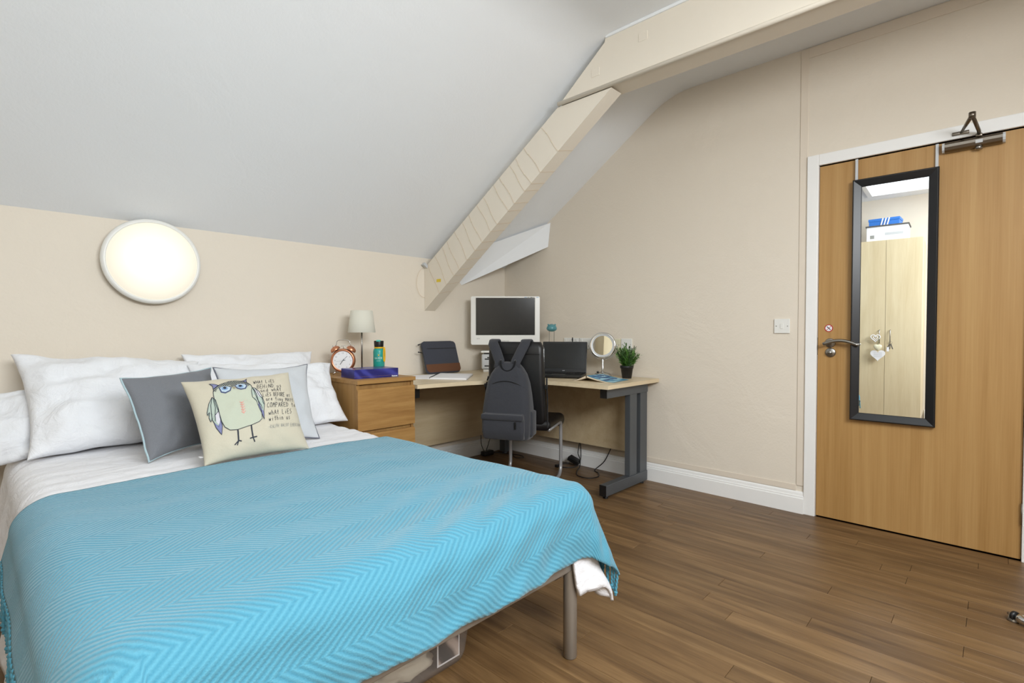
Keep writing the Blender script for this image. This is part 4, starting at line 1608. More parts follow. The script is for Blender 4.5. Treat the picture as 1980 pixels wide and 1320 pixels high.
def pillow_slab(w, h, r, d, z0=0.0, x0=0.0):
    """soft edged upright slab, front at -y"""
    bm = bmesh.new()
    lay = ((-.5, .955), (-.42, .985), (-.2, 1.0), (.2, 1.0), (.42, .985), (.5, .955))
    vs = [[bm.verts.new((x0 + x * s, t * d, z0 + h / 2 + (z - h / 2) * s)) for x, z in rrect(w, h, r, 6, 0, h / 2)] for t, s in lay]
    n = len(vs[0])
    for a, b in zip(vs[:-1], vs[1:]):
        for k in range(n):
            bm.faces.new((a[k], a[(k + 1) % n], b[(k + 1) % n], b[k]))
    bm.faces.new(vs[0])
    bm.faces.new(vs[-1])
    bmesh.ops.recalc_face_normals(bm, faces=list(bm.faces))
    return bm


bm = pillow_slab(.335, .258, .030, .026)
bm.transform(LEAN)
sv = obj('felt_body', bm, M_SLEEVE, sl, True)
bm = prism(bmesh.new(), [(-.158, .022), (-.146, .010), (.152, .010), (.166, .026), (.166, .074), (-.166, .074), (-.166, .030)], -.0150, -.0110, 'Y', .001)
bm.transform(LEAN)
obj('leather_band', bm, M_BROWNL, sl)
bm = B(-.130, .150, -.0145, -.0115, .196, .2005)
bm.transform(LEAN)
obj('pocket_zip', bm, M_BLACK, sl)
bm = tube(bmesh.new(), [(-.168, -.003, .05), (-.169, -.003, .20), (-.160, -.003, .236), (-.14, -.003, .2575), (.13, -.003, .2585)], .003, 8)
bm.transform(LEAN)
obj('edge_zip', bm, M_BLACK, sl)
for p0, p1 in (((-.168, -.004, .242), (-.200, -.006, .232)), ((-.170, -.004, .168), (-.212, -.006, .176))):
    bm = tube(bmesh.new(), [p0, Vector(p0).lerp(Vector(p1), .4), p1], [.0022, .0035, .0050], 8)
    bm.transform(LEAN)
    obj('zip_pull', bm, M_BLACK, sl, True)

# ------------------------------------------------------------------ open notebook
nb = thing('notebook', 'open white notebook with dark spiral binding on the desk', 'notebook', (-1.02, -.305, DZT), 0)
na, nbv = Vector((-1.150, -.400)), Vector((-.865, -.150))     # binding line
ax_ = (nbv - na)
pr_ = Vector((.135, -.225))


def quadp(p0, p1, p2, p3, z0, z1):
    o2 = Vector((1.02, .305))
    return P([tuple(Vector(p) + o2) for p in (p0, p1, p2, p3)], z0, z1, 'Z')


obj('page_block', quadp(na, na + pr_, nbv + pr_, nbv, .001, .012), M_PAPER, nb)
obj('cover', quadp(na, na + pr_ * 1.01, nbv + pr_ * 1.01, nbv, 0, .001), M_BLACK, nb)
obj('page_block', quadp(na - pr_ * 1.0 + Vector((.0, -.06)), na, nbv, Vector((-1.06, -.10)), .001, .005), M_PAPER, nb)
obj('cover', quadp(na - pr_ * 1.0 + Vector((.0, -.06)), na, nbv, Vector((-1.06, -.10)), 0, .001), M_BLACK, nb)
for k in range(24):
    c = na + ax_ * ((k + .5) / 24) + Vector((1.02, .305))
    d = Vector((pr_.x, pr_.y)).normalized()
    ring = [(c.x + d.x * .006 * cos(a * pi / 5), c.y + d.y * .006 * cos(a * pi / 5), .0085 + .0065 * sin(a * pi / 5)) for a in range(10)]
    obj('spiral_ring', T(ring, .0015, 5, True), M_BLACK, nb)

# ------------------------------------------------------------------ laptop
lt = thing('laptop', 'open black laptop with a dark screen on the desk', 'laptop', (-.378, -.940, DZT), radians(-62))
bs = obj('base', B(-.172, .172, -.122, .118, .004, .024, .006, 3), M_BLACK, lt)
obj('keyboard', B(-.150, .150, -.020, .090, .0235, .0250, .001), M_SCREEN, bs)
for r_ in range(5):
    for c_ in range(14):
        obj('key', B(-.146 + c_ * .0210, -.128 + c_ * .0210, -.014 + r_ * .0205, .0035 + r_ * .0205, .0250, .0270, .0008, 1), M_BLACK, bs)
obj('touchpad', B(-.055, .045, -.098, -.035, .0238, .0245, .0004), M_STEEL, bs)
HM = Matrix.Translation((0, .118, .022)) @ Matrix.Rotation(radians(-14), 4, 'X')
sc = B(-.170, .170, .0, .010, 0, .238, .004, 2)
sc.transform(HM)
sc = obj('screen_lid', sc, M_BLACK, lt)
dsp = B(-.156, .156, -.0006, .0, .030, .224)
dsp.transform(HM)
obj('display', dsp, M_SCREEN, sc)
obj('logo', text_bm('acer', .011, HM @ Matrix.Translation((0, -.0004, .013)) @ Matrix.Rotation(pi / 2, 4, 'X'), .0003), M_WPLAS2, sc)
obj('hinge', T([(-.13, .121, .022), (.13, .121, .022)], .006, 10), M_BLACK, bs, True)
for x in (-.14, .14):
    for y in (-.1, .1):
        obj('rubber_foot', B(x - .01, x + .01, y - .006, y + .006, 0, .0045), M_BLACK, bs)

# ------------------------------------------------------------------ bear shaped reading lamp behind the laptop
M_BEAR = mat('translucent_aqua_plastic', (92, 158, 166), .25, var=.05, coat=.3)
M_BEAR.node_tree.nodes['Principled BSDF'].inputs['Transmission Weight'].default_value = .25
br_ = thing('reading_lamp', 'small aqua reading lamp on two wires behind the laptop', 'lamp', (-.175, -.690, DZT), radians(-47))
obj('base', L([(0, 0), (.050, 0), (.052, .006), (.046, .022), (.020, .030), (0, .031)], 28), M_BEAR, br_, True)
for s in (-1, 1):
    obj('wire_stem', T([(s * .019, 0, .02), (s * .019, 0, .335)], .0019, 8), M_STEEL, br_)
bm = bmesh.new()
bmesh.ops.create_uvsphere(bm, u_segments=28, v_segments=18, radius=1)
for v in bm.verts:
    v.co = Vector((v.co.x * .0415 * (1 - .12 * max(0, v.co.z)), v.co.y * .040, .354 + v.co.z * (.036 if v.co.z > 0 else .026)))
hdm = obj('lamp_head', bm, M_BEAR, br_, True)
for s in (-1, 1):
    bm = bmesh.new()
    bmesh.ops.create_uvsphere(bm, u_segments=12, v_segments=8, radius=.0070, matrix=Matrix.Translation((s * .027, -.004, .383)))
    obj('knob', bm, M_BEAR, hdm, True)

# ------------------------------------------------------------------ wall sockets and switch


def plate(name, y, z, w, h, label, cat, holes, m=M_WPLAS, group=None):
    r = thing(name, label, cat, (0, y, z), 0, group)
    obj('plate', B(-.009, 0, -w / 2, w / 2, -h / 2, h / 2, .0025), m, r)
    for dy in (-w / 2 + .012, w / 2 - .012):
        obj('screw', L([(0, 0), (.0032, 0), (.0028, .0008), (0, .0008)], 12, Matrix.Translation((-.009, dy, 0)) @ Matrix.Rotation(-pi / 2, 4, 'Y')), M_STEEL, r)
    return r


G_S = 'sockets above the desk'


def socket(y, label):
    r = plate('wall_socket', y, .966, .148, .088, label, 'socket', None, M_WPLAS, G_S)
    for dy in (-.037, .037):
        for a, b, w, h in ((0, .014, .004, .008), (-.011, -.002, .006, .004), (.011, -.002, .006, .004)):
            obj('pin_slot', B(-.0095, -.0088, dy + a - w / 2, dy + a + w / 2, b - h / 2 - .008, b + h / 2 - .008), M_BLACK, r)
        obj('rocker', B(-.0120, -.008, dy - .007 + (.016 if dy > 0 else -.016), dy + .007 + (.016 if dy > 0 else -.016), .018, .036, .001), M_WPLAS, r)
    return r


s1 = socket(-.757, 'white double wall socket above the laptop with a black plug in it')
pg = thing('power_plug', 'black plug with looping cord in the socket behind the laptop', 'plug', (-.009, -.790, .956))
obj('plug_body', B(-.032, -.0005, -.024, .024, -.022, .022, .005), M_BLACK, pg)
obj('cord', T([(-.026, 0, .018), (-.036, -.004, .044), (-.040, -.010, .056), (-.046, -.016, .044), (-.050, -.018, .01), (-.050, -.02, -.12)], .004, 8), M_BLACK, pg, True)
socket(-.912, 'white double wall socket between the laptop screen and round mirror')
r = plate('wall_socket', -1.168, .962, .086, .088, 'cream single wall outlet behind the round mirror', 'socket', None, M_CREAMP, G_S)
obj('pin_slot', B(-.0095, -.0088, -.008, .008, -.008, .004), M_BLACK, r)
r = plate('wall_socket', -1.262, .966, .090, .088, 'white blank wall outlet behind the potted plant', 'socket', None, M_WPLAS, G_S)
obj('pin_slot', B(-.0095, -.0088, -.006, .006, -.006, .004), M_WPLAS2, r)
r = plate('light_switch', -2.314, 1.096, .086, .086, 'white single light switch on the cream wall beside the door', 'switch', None)
obj('rocker', B(-.0125, -.008, -.008, .008, -.015, .015, .0015), M_WPLAS, r)

# ------------------------------------------------------------------ round make-up mirror
mm = thing('table_mirror', 'round chrome table mirror on a stem, standing on the desk', 'mirror', (-.150, -1.150, DZT), radians(-66))
obj('base', L([(0, 0), (.062, 0), (.066, .004), (.064, .012), (.052, .024), (.022, .033), (.010, .036), (0, .036)], 40), M_CHROME, mm, True)
obj('stem', L([(.0085, .030), (.0085, .080), (.0070, .083), (.0070, .125), (.0060, .127), (.0060, .150), (0, .150)], 20), M_CHROME, mm, True)
obj('knob', L([(0, 0), (.008, 0), (.009, .010), (0, .013)], 16, Matrix.Translation((-.032, -.02, .028))), M_BLACK, mm, True)
RM = Matrix.Translation((0, 0, .228)) @ Matrix.Rotation(pi / 2, 4, 'X') @ Matrix.Rotation(radians(-7), 4, 'X')
rim = obj('rim', L([(0, -.022), (.080, -.020), (.094, -.010), (.097, .002), (.095, .012), (.086, .014), (.078, .010), (.072, .009)], 56, RM), M_CHROME, mm, True)
obj('frosted_ring', L([(.071, .0092), (.084, .0128), (.086, .0135), (.086, .0128), (.071, .0085)], 56, RM), M_WPLAS2, mm)
obj('mirror_glass', L([(0, .0090), (.0725, .0090), (.0725, .0080), (0, .0080)], 56, RM), mirror_mat('table_mirror_silver'), mm)
bm = bmesh.new()
for s in (-1, 1):
    tube(bm, [(s * .096, .002, .228), (s * .106, .002, .228)], .006, 12)
arc = [(.102 * cos(a), .004, .228 + .102 * sin(a)) for a in [pi + k * pi / 20 for k in range(21)]]
tube(bm, arc, .0035, 8)
obj('yoke', bm, M_CHROME, mm, True)

# ------------------------------------------------------------------ potted plant
pp = thing('potted_plant', 'small bushy green plant in a black pot at the desk end', 'plant', (-.140, -1.345, DZT))
pot = obj('pot', L([(0, 0), (.032, 0), (.033, .002), (.0425, .070), (.0465, .071), (.0475, .088), (.0455, .089), (.043, .080), (0, .080)], 36), M_POT, pp, True)
rnd = random.Random(5)
for q in range(64):
    bm = bmesh.new()
    a = rnd.uniform(0, 2 * pi)
    tilt = rnd.uniform(.02, .80) ** .9
    ln = rnd.uniform(.085, .145) * (1.08 - .35 * tilt)
    r0 = rnd.uniform(0, .030)
    p = Vector((r0 * cos(a), r0 * sin(a), .078))
    d = Vector((sin(tilt) * cos(a), sin(tilt) * sin(a), cos(tilt)))
    pts = [p + d * ln * k / 5 + Vector((0, 0, .012 * (k / 5) ** 2)) for k in range(6)]
    tube(bm, pts, [.0013 * (1 - .12 * k) for k in range(6)], 4)
    for k in range(30):
        f = .12 + .88 * k / 29
        i = min(4, int(f * 5))
        c = pts[i].lerp(pts[i + 1], f * 5 - i)
        b = rnd.uniform(0, 2 * pi)
        side = (d.cross(Vector((cos(b), sin(b), .3)))).normalized()
        ld = (d * rnd.uniform(.5, 1.0) + side * rnd.uniform(.5, 1.0)).normalized()
        wv = ld.cross(d).normalized() * .0030
        l_ = rnd.uniform(.018, .030)
        nn = ld.cross(wv).normalized() * .0008
        v = [bm.verts.new(x) for x in (c, c + ld * l_ * .45 + wv + nn, c + ld * l_, c + ld * l_ * .45 - wv + nn)]
        bm.faces.new(v)
    obj('sprig', bm, M_LEAF if rnd.random() < .62 else M_LEAFD, pp)

# ------------------------------------------------------------------ book lying face down, half open
mg = thing('paperback_book', 'open paperback lying face down with a blue cover on the desk edge', 'book', (-.405, -1.255, DZT), radians(-82))
M_COV = gtext((66, 140, 178), (110, 180, 208), (168, 210, 224), 'sky_blue_cover', 5, .35, 8)


def leafsurf(w, h, rise, t, x0):
    def fn(u, v):
        return Vector((x0 * (.004 + w * u), (v - .5) * h, t + rise * (1 - u) ** 1.6 * (1.0 - .25 * v) + .012 * sin(pi * u) * 0))
    return fn


for sgn, name in ((-1, 'page_block'), (1, 'page_block')):
    bm = bmesh.new()
    wd_ = .185 if sgn > 0 else .105
    f1, f2 = leafsurf(wd_, .255, .036, .0015, sgn), leafsurf(wd_, .255, .030, .0, sgn)
    a = grid(bm, lambda u, v: f1(u, v) , 10, 4)
    b = grid(bm, lambda u, v: Vector((f2(u, v).x, f2(u, v).y, max(.0003, f2(u, v).z - .004))), 10, 4)
    for i in range(10):
        bm.faces.new((a[i][0], b[i][0], b[i + 1][0], a[i + 1][0]))
        bm.faces.new((a[i][4], a[i + 1][4], b[i + 1][4], b[i][4]))
    for j in range(4):
        bm.faces.new((a[10][j], b[10][j], b[10][j + 1], a[10][j + 1]))
    bmesh.ops.recalc_face_normals(bm, faces=list(bm.faces))
    obj(name, bm, M_BOOKP, mg, True)
for sgn, m in ((1, M_COV), (-1, M_BOOKP)):
    bm = bmesh.new()
    f1 = leafsurf(.189 if sgn > 0 else .108, .259, .037, .0025, sgn)
    a = grid(bm, f1, 12, 4)
    b = grid(bm, lambda u, v: f1(u, v) + Vector((0, 0, .0012)), 12, 4)
    bmesh.ops.recalc_face_normals(bm, faces=list(bm.faces))
    cv = obj('cover', bm, m, mg, True)
    if sgn > 0:
        bm = bmesh.new()

        def cpos(x, y, off):
            return f1(min(1, max(0, x)), min(1, max(0, y))) + Vector((0, 0, .0018 + off))
        rt = random.Random(11)
        for uu in (.10, .30, .55):
            v = .12
            while v < .86:
                wv = rt.uniform(.03, .09)
                u2 = uu + rt.uniform(.06, .13)
                tube(bm, [cpos(uu, v, 0), cpos(u2, v + wv * .3, 0), cpos(uu, v + wv * .6, 0), cpos(u2, v + wv, 0)], .0012, 4)
                v += wv + .03
        obj('cover_print', bm, M_OWLD, cv)

# ------------------------------------------------------------------ desk chair
chr_ = thing('desk_chair', 'black leather cantilever chair with chrome legs at the desk', 'chair', (-.440, -.748, 0), radians(-65))
bm = bmesh.new()
bk = []
NB = 14
for j in range(NB + 1):
    t = j / NB
    z = .435 + .560 * t
    yb = -.405 - .060 * t - .025 * sin(pi * t)
    hw = .205 - .014 * t - .004
    if t > .93:
        hw -= .02 * ((t - .93) / .07) ** 2
    if t < .08:
        hw -= .02 * (1 - t / .08)
    th = .034 * (1 if .05 < t < .95 else .72)
    ring = [(x, yb + y + .010 * (x / .2) ** 2, z) for x, y in rrect(2 * hw, 2 * th, th * .85, 4)]
    bk.append(ring)
shell(bm, bk, True, True)
bmesh.ops.recalc_face_normals(bm, faces=list(bm.faces))
bkr = obj('backrest', bm, M_LEATH, chr_, True)
obj('seam', T([(x, -.405 - .060 * .86 - .012 - .036 + .010 * (x / .2) ** 2, .435 + .56 * .86) for x in [-.17 + .34 * k / 10 for k in range(11)]], .0016, 5), M_BLACK, bkr)
bm = bmesh.new()
st_ = []
for j in range(15):
    t = j / 14
    y = -.430 + .500 * t
    dz = -.055 * max(0, (t - .72) / .28) ** 2
    th = .032
    hw = .220 - .02 * max(0, (t - .85) / .15) ** 2
    st_.append([(x, y, .445 + dz + z - .008 * (1 - (x / .22) ** 2)) for x, z in rrect(2 * hw, 2 * th, .028, 4)])
shell(bm, st_, True, True)
bmesh.ops.recalc_face_normals(bm, faces=list(bm.faces))
obj('seat', bm, M_LEATH, chr_, True)
for s in (-1, 1):
    x = s * .195
    pts = [(x, -.36, .405), (x, -.10, .405), (x, -.02, .402), (x, .000, .385), (x, .002, .34), (x, .002, .09)]
    for k in range(7):
        a = k / 6 * pi / 2
        pts.append((x, .002 - .07 * (1 - cos(a)), .085 - .07 * sin(a)))
    pts += [(x, -.25, .014), (x, -.50, .014)]
    obj('leg', T(pts, .0125, 14), M_TUBE, chr_, True)
obj('base_bar', T([(-.195, -.50, .014), (.195, -.50, .014)], .0125, 14), M_TUBE, chr_, True)
obj('under_frame', B(-.19, .19, -.34, -.06, .397, .412, .003), M_BLACK, chr_)

# ------------------------------------------------------------------ backpack hung over the chair back
bp = thing('backpack', 'slate grey canvas backpack hanging by its straps from the chair back', 'backpack', (-.440, -.748, 0), radians(-65))
KX = -.020      # hangs a little to the left


def sect(hw, y0, y1, z, r):
    return [(KX + x, y, z) for x, y in rrect(2 * hw, y0 - y1, r, 6, 0, (y0 + y1) / 2)]


lv = [(.376, .128, -.490, -.615, .030), (.384, .150, -.475, -.648, .045), (.42, .158, -.472, -.668, .055), (.50, .160, -.472, -.668, .060), (.58, .158, -.475, -.655, .060), (.66, .150, -.480, -.640, .058), (.73, .138, -.485, -.622, .052), (.79, .118, -.490, -.606, .045), (.83, .092, -.494, -.590, .038), (.855, .066, -.497, -.574, .030), (.866, .040, -.500, -.558, .020)]
bm = shell(bmesh.new(), [sect(h, a, b, z, r) for z, h, a, b, r in lv], True, True)
bmesh.ops.subdivide_edges(bm, edges=list(bm.edges), cuts=1, use_grid_fill=True)
for v in bm.verts:
    w = .005 * fbm(v.co.x, v.co.y, v.co.z, 9, 3)
    v.co.y -= w
    v.co.x += .5 * w
bmesh.ops.recalc_face_normals(bm, faces=list(bm.faces))
bo_ = obj('main_bag', bm, M_PACK, bp, True)
# front pocket
bm = shell(bmesh.new(), [sect(h, a, b, z, r) for z, h, a, b, r in [(.386, .122, -.630, -.668, .014), (.394, .134, -.630, -.682, .018), (.45, .138, -.630, -.688, .020), (.515, .136, -.630, -.684, .020), (.545, .132, -.630, -.672, .016), (.552, .124, -.630, -.662, .010)]], True, True)
for v in bm.verts:
    v.co.y -= .005 * fbm(v.co.x + 3, v.co.y, v.co.z, 10, 3)
bmesh.ops.recalc_face_normals(bm, faces=list(bm.faces))
pk = obj('front_pocket', bm, M_PACK, bp, True)
obj('pocket_flap', B(KX - .140, KX + .136, -.696, -.664, .510, .548, .010, 3), M_PACK, pk, True)
obj('zip_tab', B(KX + .083, KX + .093, -.697, -.688, .462, .506, .002), M_BLACK, pk)
arcp = []
for k in range(17):
    a = k / 16
    x = -.134 + .268 * a
    z = .700 + .050 * sin(pi * a) ** .8
    # lies on the front of the bag
    yb = -.640 + (z - .66) * .26
    arcp.append((KX + x, yb - .004 + .030 * abs(2 * a - 1) ** 4, z))
obj('main_zip', T(arcp, .0024, 6), M_BLACK, bo_)
obj('side_pocket', B(KX + .138, KX + .172, -.600, -.500, .40, .56, .014, 3), M_PACK, bp, True)
# straps over the chair top
for s, xt, xb in ((-1, -.125, -.062), (1, .095, .048)):
    path = [(KX + xb, -.575, .830), (KX + xb, -.560, .870), (KX + (xb + xt) / 2, -.532, .930), (KX + xt, -.510, .985), (KX + xt, -.488, 1.006), (KX + xt * 1.02, -.450, 1.008), (KX + xt * 1.03, -.428, .990), (KX + xt * 1.05, -.415, .90), (KX + xt * 1.1, -.392, .72)]
    bm = bmesh.new()
    pv = None
    for i, q in enumerate(path):
        q = Vector(q)
        a_, b_ = Vector(path[max(0, i - 1)]), Vector(path[min(len(path) - 1, i + 1)])
        d = (b_ - a_).normalized()
        wv = Vector((1, 0, 0)) - d * d.x
        wv.normalize()
        nv = d.cross(wv)
        r = [q + wv * .034 + nv * .0, q + wv * .026 + nv * .006, q - wv * .026 + nv * .006, q - wv * .034, q - wv * .026 - nv * .006, q + wv * .026 - nv * .006]
        vs = [bm.verts.new(x) for x in r]
        if pv:
            for k in range(6):
                bm.faces.new((pv[k], pv[(k + 1) % 6], vs[(k + 1) % 6], vs[k]))
        else:
            bm.faces.new(vs[::-1])
        pv = vs
    bm.faces.new(pv)
    bmesh.ops.recalc_face_normals(bm, faces=list(bm.faces))
    obj('shoulder_strap', bm, M_PACK, bp, True)
lp_ = [(KX + .048 * cos(a), -.578 - .012 * abs(sin(a)), .868 + .058 * sin(a) * 1.0) for a in [pi + k * pi / 14 for k in range(15)]]
obj('grab_handle', T([(KX - .048, -.566, .878)] + lp_ + [(KX + .048, -.566, .878)], .0075, 8), M_STRAPB, bp, True)
for s, x in ((-1, -.208), (1, .206)):
    dx = -.03 if s < 0 else .03
    obj('webbing_strap', T([(x * .98, -.44, .76), (x * 1.02, -.47, .70), (x * 1.04, -.465, .60), (x * 1.0 + dx * .3, -.47, .44)], [.006, .005, .004, .004], 6), M_STRAPB, bp, True)
    obj('buckle', B(x * 1.01 - .010, x * 1.01 + .010, -.482, -.466, .690, .715, .003), M_BLACK, bp)

# ------------------------------------------------------------------ cables under the desk
ca = thing('charger', 'black laptop charger with tangled cable on the floor under the desk', 'charger', (-.085, -.86, 0))
obj('adapter', B(-.030, .030, -.045, .045, .018, .052, .005, 2, Matrix.Translation((0, .03, .02)) @ Matrix.Rotation(.4, 4, 'X') @ Matrix.Rotation(.2, 4, 'Z')), M_BLACK, ca)
pts = [(.020, -.02, .17), (.010, -.015, .11), (.018, -.03, .06), (-.03, -.06, .015), (-.12, -.10, .006), (-.20, -.17, .005), (-.20, -.26, .005), (-.12, -.29, .005), (-.04, -.24, .006), (.0, -.18, .010), (.04, -.24, .08), (.045, -.30, .20)]


def smoothline(p, n=6):
    p = [Vector(q) for q in p]
    o = []
    for i in range(len(p) - 1):
        p0, p1, p2, p3 = p[max(0, i - 1)], p[i], p[i + 1], p[min(len(p) - 1, i + 2)]
        for k in range(n):
            t = k / n
            o.append(.5 * ((2 * p1) + (p2 - p0) * t + (2 * p0 - 5 * p1 + 4 * p2 - p3) * t * t + (3 * p1 - p0 - 3 * p2 + p3) * t ** 3))
    o.append(p[-1])
    return o


obj('cable', T(smoothline(pts), .0035, 8), M_BLACK, ca, True)
obj('cable', T(smoothline([(.0, .06, .02), (-.05, .12, .012), (-.10, .10, .008), (-.09, .03, .008), (-.03, -.02, .012), (.02, -.03, .05), (.03, -.028, .14), (.028, -.02, .20), (.024, -.012, .15)]), .0035, 8), M_BLACK, ca, True)
obj('plug', B(-.12, -.085, .085, .115, 0, .022, .005), M_BLACK, ca)
cb_ = thing('extension_block', 'black adapter block with hanging cables in the corner under the desk', 'adapter', (-.300, -.085, 0))
obj('block', B(-.055, .055, -.030, .030, 0, .040, .010, 3), M_BLACK, cb_, True)
obj('cable', T(smoothline([(-.035, .0, .038), (-.055, .012, .09), (-.060, .015, .14), (-.058, .016, .19)]), .003, 8), M_BLACK, cb_, True)
obj('cable', T(smoothline([(-.015, .0, .038), (.015, .004, .09), (.035, .006, .13), (.075, .006, .19)]), .003, 8), M_BLACK, cb_, True)
obj('cable', T(smoothline([(.05, 0, .02), (.14, -.10, .006), (.18, -.22, .005), (.14, -.29, .005), (.10, -.22, .006), (.19, -.10, .05), (.20, -.06, .15), (.20, -.05, .22)]), .003, 8), M_BLACK, cb_, True)

# ------------------------------------------------------------------ round wall light
wl = thing('wall_light', 'large round lit wall light with a white rim above the bed', 'lamp', (-2.672, 0, 1.428))
RW_ = Matrix.Rotation(pi / 2, 4, 'X')
obj('back_plate', L([(0, 0), (.150, 0), (.150, .030), (0, .030)], 48, RW_), M_WPLAS, wl, True)
obj('rim', L([(.150, .022), (.205, .024), (.217, .032), (.2195, .045), (.216, .058), (.206, .064), (.198, .063), (.1975, .058)], 72, RW_), M_WPLAS, wl, True)
def diffuser_mat():
    k = NT('lit_opal_diffuser')
    k.b.inputs['Base Color'].default_value = lin((176, 170, 156))
    k.b.inputs['Roughness'].default_value = 0.4
    k.b.inputs['Emission Color'].default_value = lin((255, 247, 228))
    tc = k.n('ShaderNodeTexCoord')
    ln = k.n('ShaderNodeVectorMath', operation='LENGTH')
    k.l(tc, 'Object', ln, 0)
    mr = k.n('ShaderNodeMapRange', i_1=0.09, i_2=0.215, i_3=0.80, i_4=0.48)
    k.l(ln, 'Value', mr, 0)
    k.l(mr, 0, k.b, 'Emission Strength')
    return k.m


M_DIFF = diffuser_mat()
obj('diffuser', L([(.1990, .058), (.190, .070), (.160, .085), (.110, .096), (.055, .102), (0, .104)], 72, RW_), M_DIFF, wl, True)

# ------------------------------------------------------------------ mirror hung on the door
dm = thing('door_mirror', 'tall black framed mirror hung on the oak door', 'mirror', (-.007, -2.846, .583), radians(1.2))
mw, mh = .362, 1.300
mo = [(-mw / 2, 0), (mw / 2, 0), (mw / 2, mh), (-mw / 2, mh)]
fb = .041
mi = [(-mw / 2 + fb, fb), (mw / 2 - fb, fb), (mw / 2 - fb, mh - fb), (-mw / 2 + fb, mh - fb)]
for i in range(4):
    a, b, c, d = mo[i], mo[(i + 1) % 4], mi[(i + 1) % 4], mi[i]
    bm = bmesh.new()
    prof = [(0.0, 0.0), (-.020, 0.0), (-.024, .10), (-.024, .16), (-.012, .94), (-.008, 1.0), (0.0, 1.0)]
    A_ = [bm.verts.new((x, a[0] + (d[0] - a[0]) * t, a[1] + (d[1] - a[1]) * t)) for x, t in prof]
    B_ = [bm.verts.new((x, b[0] + (c[0] - b[0]) * t, b[1] + (c[1] - b[1]) * t)) for x, t in prof]
    n = len(prof)
    for k in range(n):
        bm.faces.new((A_[k], A_[(k + 1) % n], B_[(k + 1) % n], B_[k]))
    bm.faces.new(A_)
    bm.faces.new(B_[::-1])
    bmesh.ops.recalc_face_normals(bm, faces=list(bm.faces))
    obj('frame_side', bm, M_BLACKM, dm)
obj('mirror_glass', B(-.0078, -.004, -mw / 2 + fb - .002, mw / 2 - fb + .002, fb - .002, mh - fb + .002), mirror_mat('door_mirror_silver'), dm)
for y in (.166, -.170):
    obj('hanging_strap', B(-.004, .0055, y - .006, y + .006, mh - .004, 1.415), M_WPLAS2, dm)

# door stop on the floor
dsn = thing('door_stop', 'small chrome and rubber door stop on the floor near the door', 'door stop', (-.705, -3.305, 0), radians(-40))
obj('post', L([(0, 0), (.018, 0), (.018, .004), (.015, .010), (.012, .024), (0, .024)], 24), M_STEEL, dsn, True)
obj('bullet_body', L([(0, 0), (.015, .002), (.017, .020), (.015, .042), (.008, .060), (0, .064)], 24, Matrix.Translation((.0, -.01, .020)) @ Matrix.Rotation(pi / 2, 4, 'X')), M_CHROME, dsn, True)
obj('rubber_buffer', L([(0, 0), (.012, 0), (.0175, .004), (.0175, .014), (0, .014)], 24, Matrix.Translation((.0, .004, .020)) @ Matrix.Rotation(pi / 2, 4, 'X')), M_BLACK, dsn, True)
obj('tip', T([(0, 0, .020), (0, .018, .020)], [.008, .005], 12), M_STEEL, dsn, True)

# ------------------------------------------------------------------ wardrobe seen in the mirror
WX, WYA, WYB, WZT = -3.95, -2.805, -2.145, 2.11
wd = thing('wardrobe', 'pale maple double wardrobe reflected in the door mirror', 'wardrobe', (-4.22, -2.475, 0))
ws = Matrix.Translation((4.22, 2.475, 0))


def wobj(name, bm, m, parent=None, smooth=False):
    bm.transform(ws)
    return obj(name, bm, m, parent or wd, smooth)


wobj('carcass', B(XL + .006, WX - .020, WYA, WYB, .08, WZT), M_WARD)
wobj('plinth', B(XL + .03, WX - .06, WYA + .01, WYB - .01, 0, .08), M_WARD)
handles = []
for y0, y1, hyy in ((WYA, -2.4765, -2.525), (-2.4735, WYB, -2.425)):
    d = wobj('door', B(WX - .019, WX, y0, y1, .085, WZT - .004, .001), M_WARD)
    hp = [(WX - .001, hyy, 1.075), (WX + .016, hyy, 1.065), (WX + .026, hyy, 1.02), (WX + .026, hyy, .98), (WX + .016, hyy, .935), (WX - .001, hyy, .925)]
    wobj('handle', T(smoothline(hp, 4), .005, 10), M_STEEL, d, True)
# boxes on the wardrobe
bx1 = thing('cardboard_box', 'white cardboard box on top of the wardrobe, seen in the mirror', 'box', (-4.16, -2.475, WZT))
obj('box_body', B(-.14, .16, -.195, .195, 0, .165, .002), M_PAPER, bx1)
obj('lid_flap', B(-.15, .17, -.205, .205, .165, .180, .002), mat('grey_card', (90, 88, 86), .8), bx1)
obj('label_print', B(.160, .1608, .120, .160, .03, .07), M_INKG, bx1)
obj('label_print', B(.160, .1608, -.15, .02, .06, .09), M_WPLAS2, bx1)
bx2 = thing('shoe_box', 'blue shoe box with three white stripes on the white box', 'box', (-4.15, -2.45, WZT + .180), radians(4))
M_BLUE = mat('bright_blue_card', (52, 120, 206), .5)
obj('box_body', B(-.10, .12, -.145, .145, 0, .070, .002), M_BLUE, bx2)
obj('lid', B(-.105, .125, -.150, .150, .055, .085, .003), M_BLUE, bx2)
for k in range(3):
    bm = P([(.02 - k * .03, .0), (.034 - k * .03, .0), (.014 - k * .03, .085), (.0 - k * .03, .085)], .125, .1262, 'X')
    obj('stripe', bm, M_PAPER, bx2)


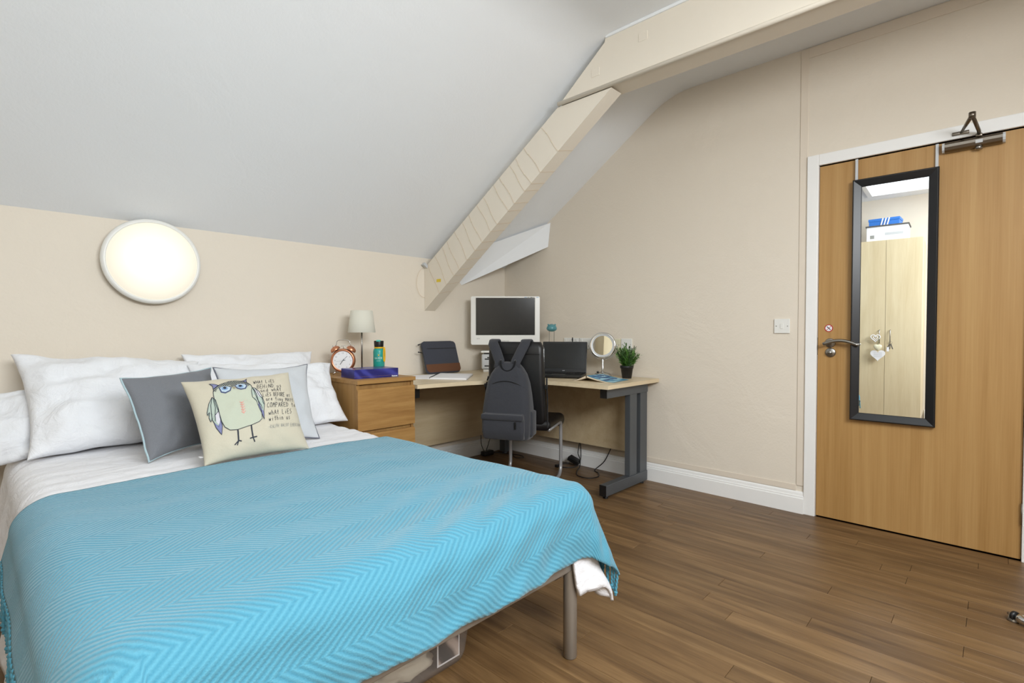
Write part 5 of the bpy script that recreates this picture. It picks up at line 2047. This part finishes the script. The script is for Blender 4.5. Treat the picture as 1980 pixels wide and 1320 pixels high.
def heart(w, n=40):
    p = []
    for k in range(n):
        t = 2 * pi * k / n
        p.append((16 * sin(t) ** 3 * w / 34, (13 * cos(t) - 5 * cos(2 * t) - 2 * cos(3 * t) - cos(4 * t)) * w / 34))
    return p


GH = 'charms on the wardrobe handle'
h1 = thing('heart_plaque', 'white heart plaque hanging on the wardrobe handle', 'ornament', (WX + .052, -2.415, .79), 0, GH)
obj('plaque', P(heart(.150), -.004, .004, 'X'), M_PAPER, h1)
bm = bmesh.new()
for k in range(5):
    box(bm, .004, .0045, -.04, .04, .022 - k * .012, .024 - k * .012)
obj('lettering', bm, M_INKG, h1)
obj('ribbon', T([(0, 0, .06), (-.006, .0, .14), (-.014, -.010, .20)], .002, 6), M_CREAMP, h1)
h2 = thing('heart_charm', 'small padded cream heart above the white heart plaque', 'ornament', (WX + .062, -2.415, .875), 0, GH)
bm = bmesh.new()
bmesh.ops.create_uvsphere(bm, u_segments=24, v_segments=16, radius=1)
for v in bm.verts:
    y, z = v.co.y, v.co.z
    v.co = Vector((v.co.x * .014, y * .040, (z + .45 * abs(y) - .1) * .034))
obj('padding', bm, M_CREAMP, h2, True)
obj('ribbon', T([(0, 0, .02), (-.010, -.004, .08), (-.026, -.010, .12)], .002, 6), M_LEAFD, h2)
h3 = thing('wicker_heart', 'white wicker heart ring on the wardrobe handle', 'ornament', (WX + .040, -2.390, .985), 0, GH)
obj('outer_ring', T([(0, y, z) for y, z in heart(.095)], .005, 6, True), M_PAPER, h3, True)
obj('inner_ring', T([(0, y, z) for y, z in heart(.045)], .004, 6, True), M_PAPER, h3, True)
h4 = thing('key_bunch', 'bunch of keys with a white tag on the wardrobe handle', 'keys', (WX + .036, -2.530, .93), 0)
obj('key_ring', T([(0, .016 * cos(k * pi / 8), .016 * sin(k * pi / 8)) for k in range(16)], .0015, 6, True), M_STEEL, h4)
for a in (-.3, .1, .45):
    obj('key', B(-.0015, .0015, -.006, .006, -.075, -.012, .001, 1, Matrix.Rotation(a, 4, 'X')), M_STEEL, h4)
obj('tag', B(-.002, .002, .012, .034, -.10, -.05, .001), M_PAPER, h4)
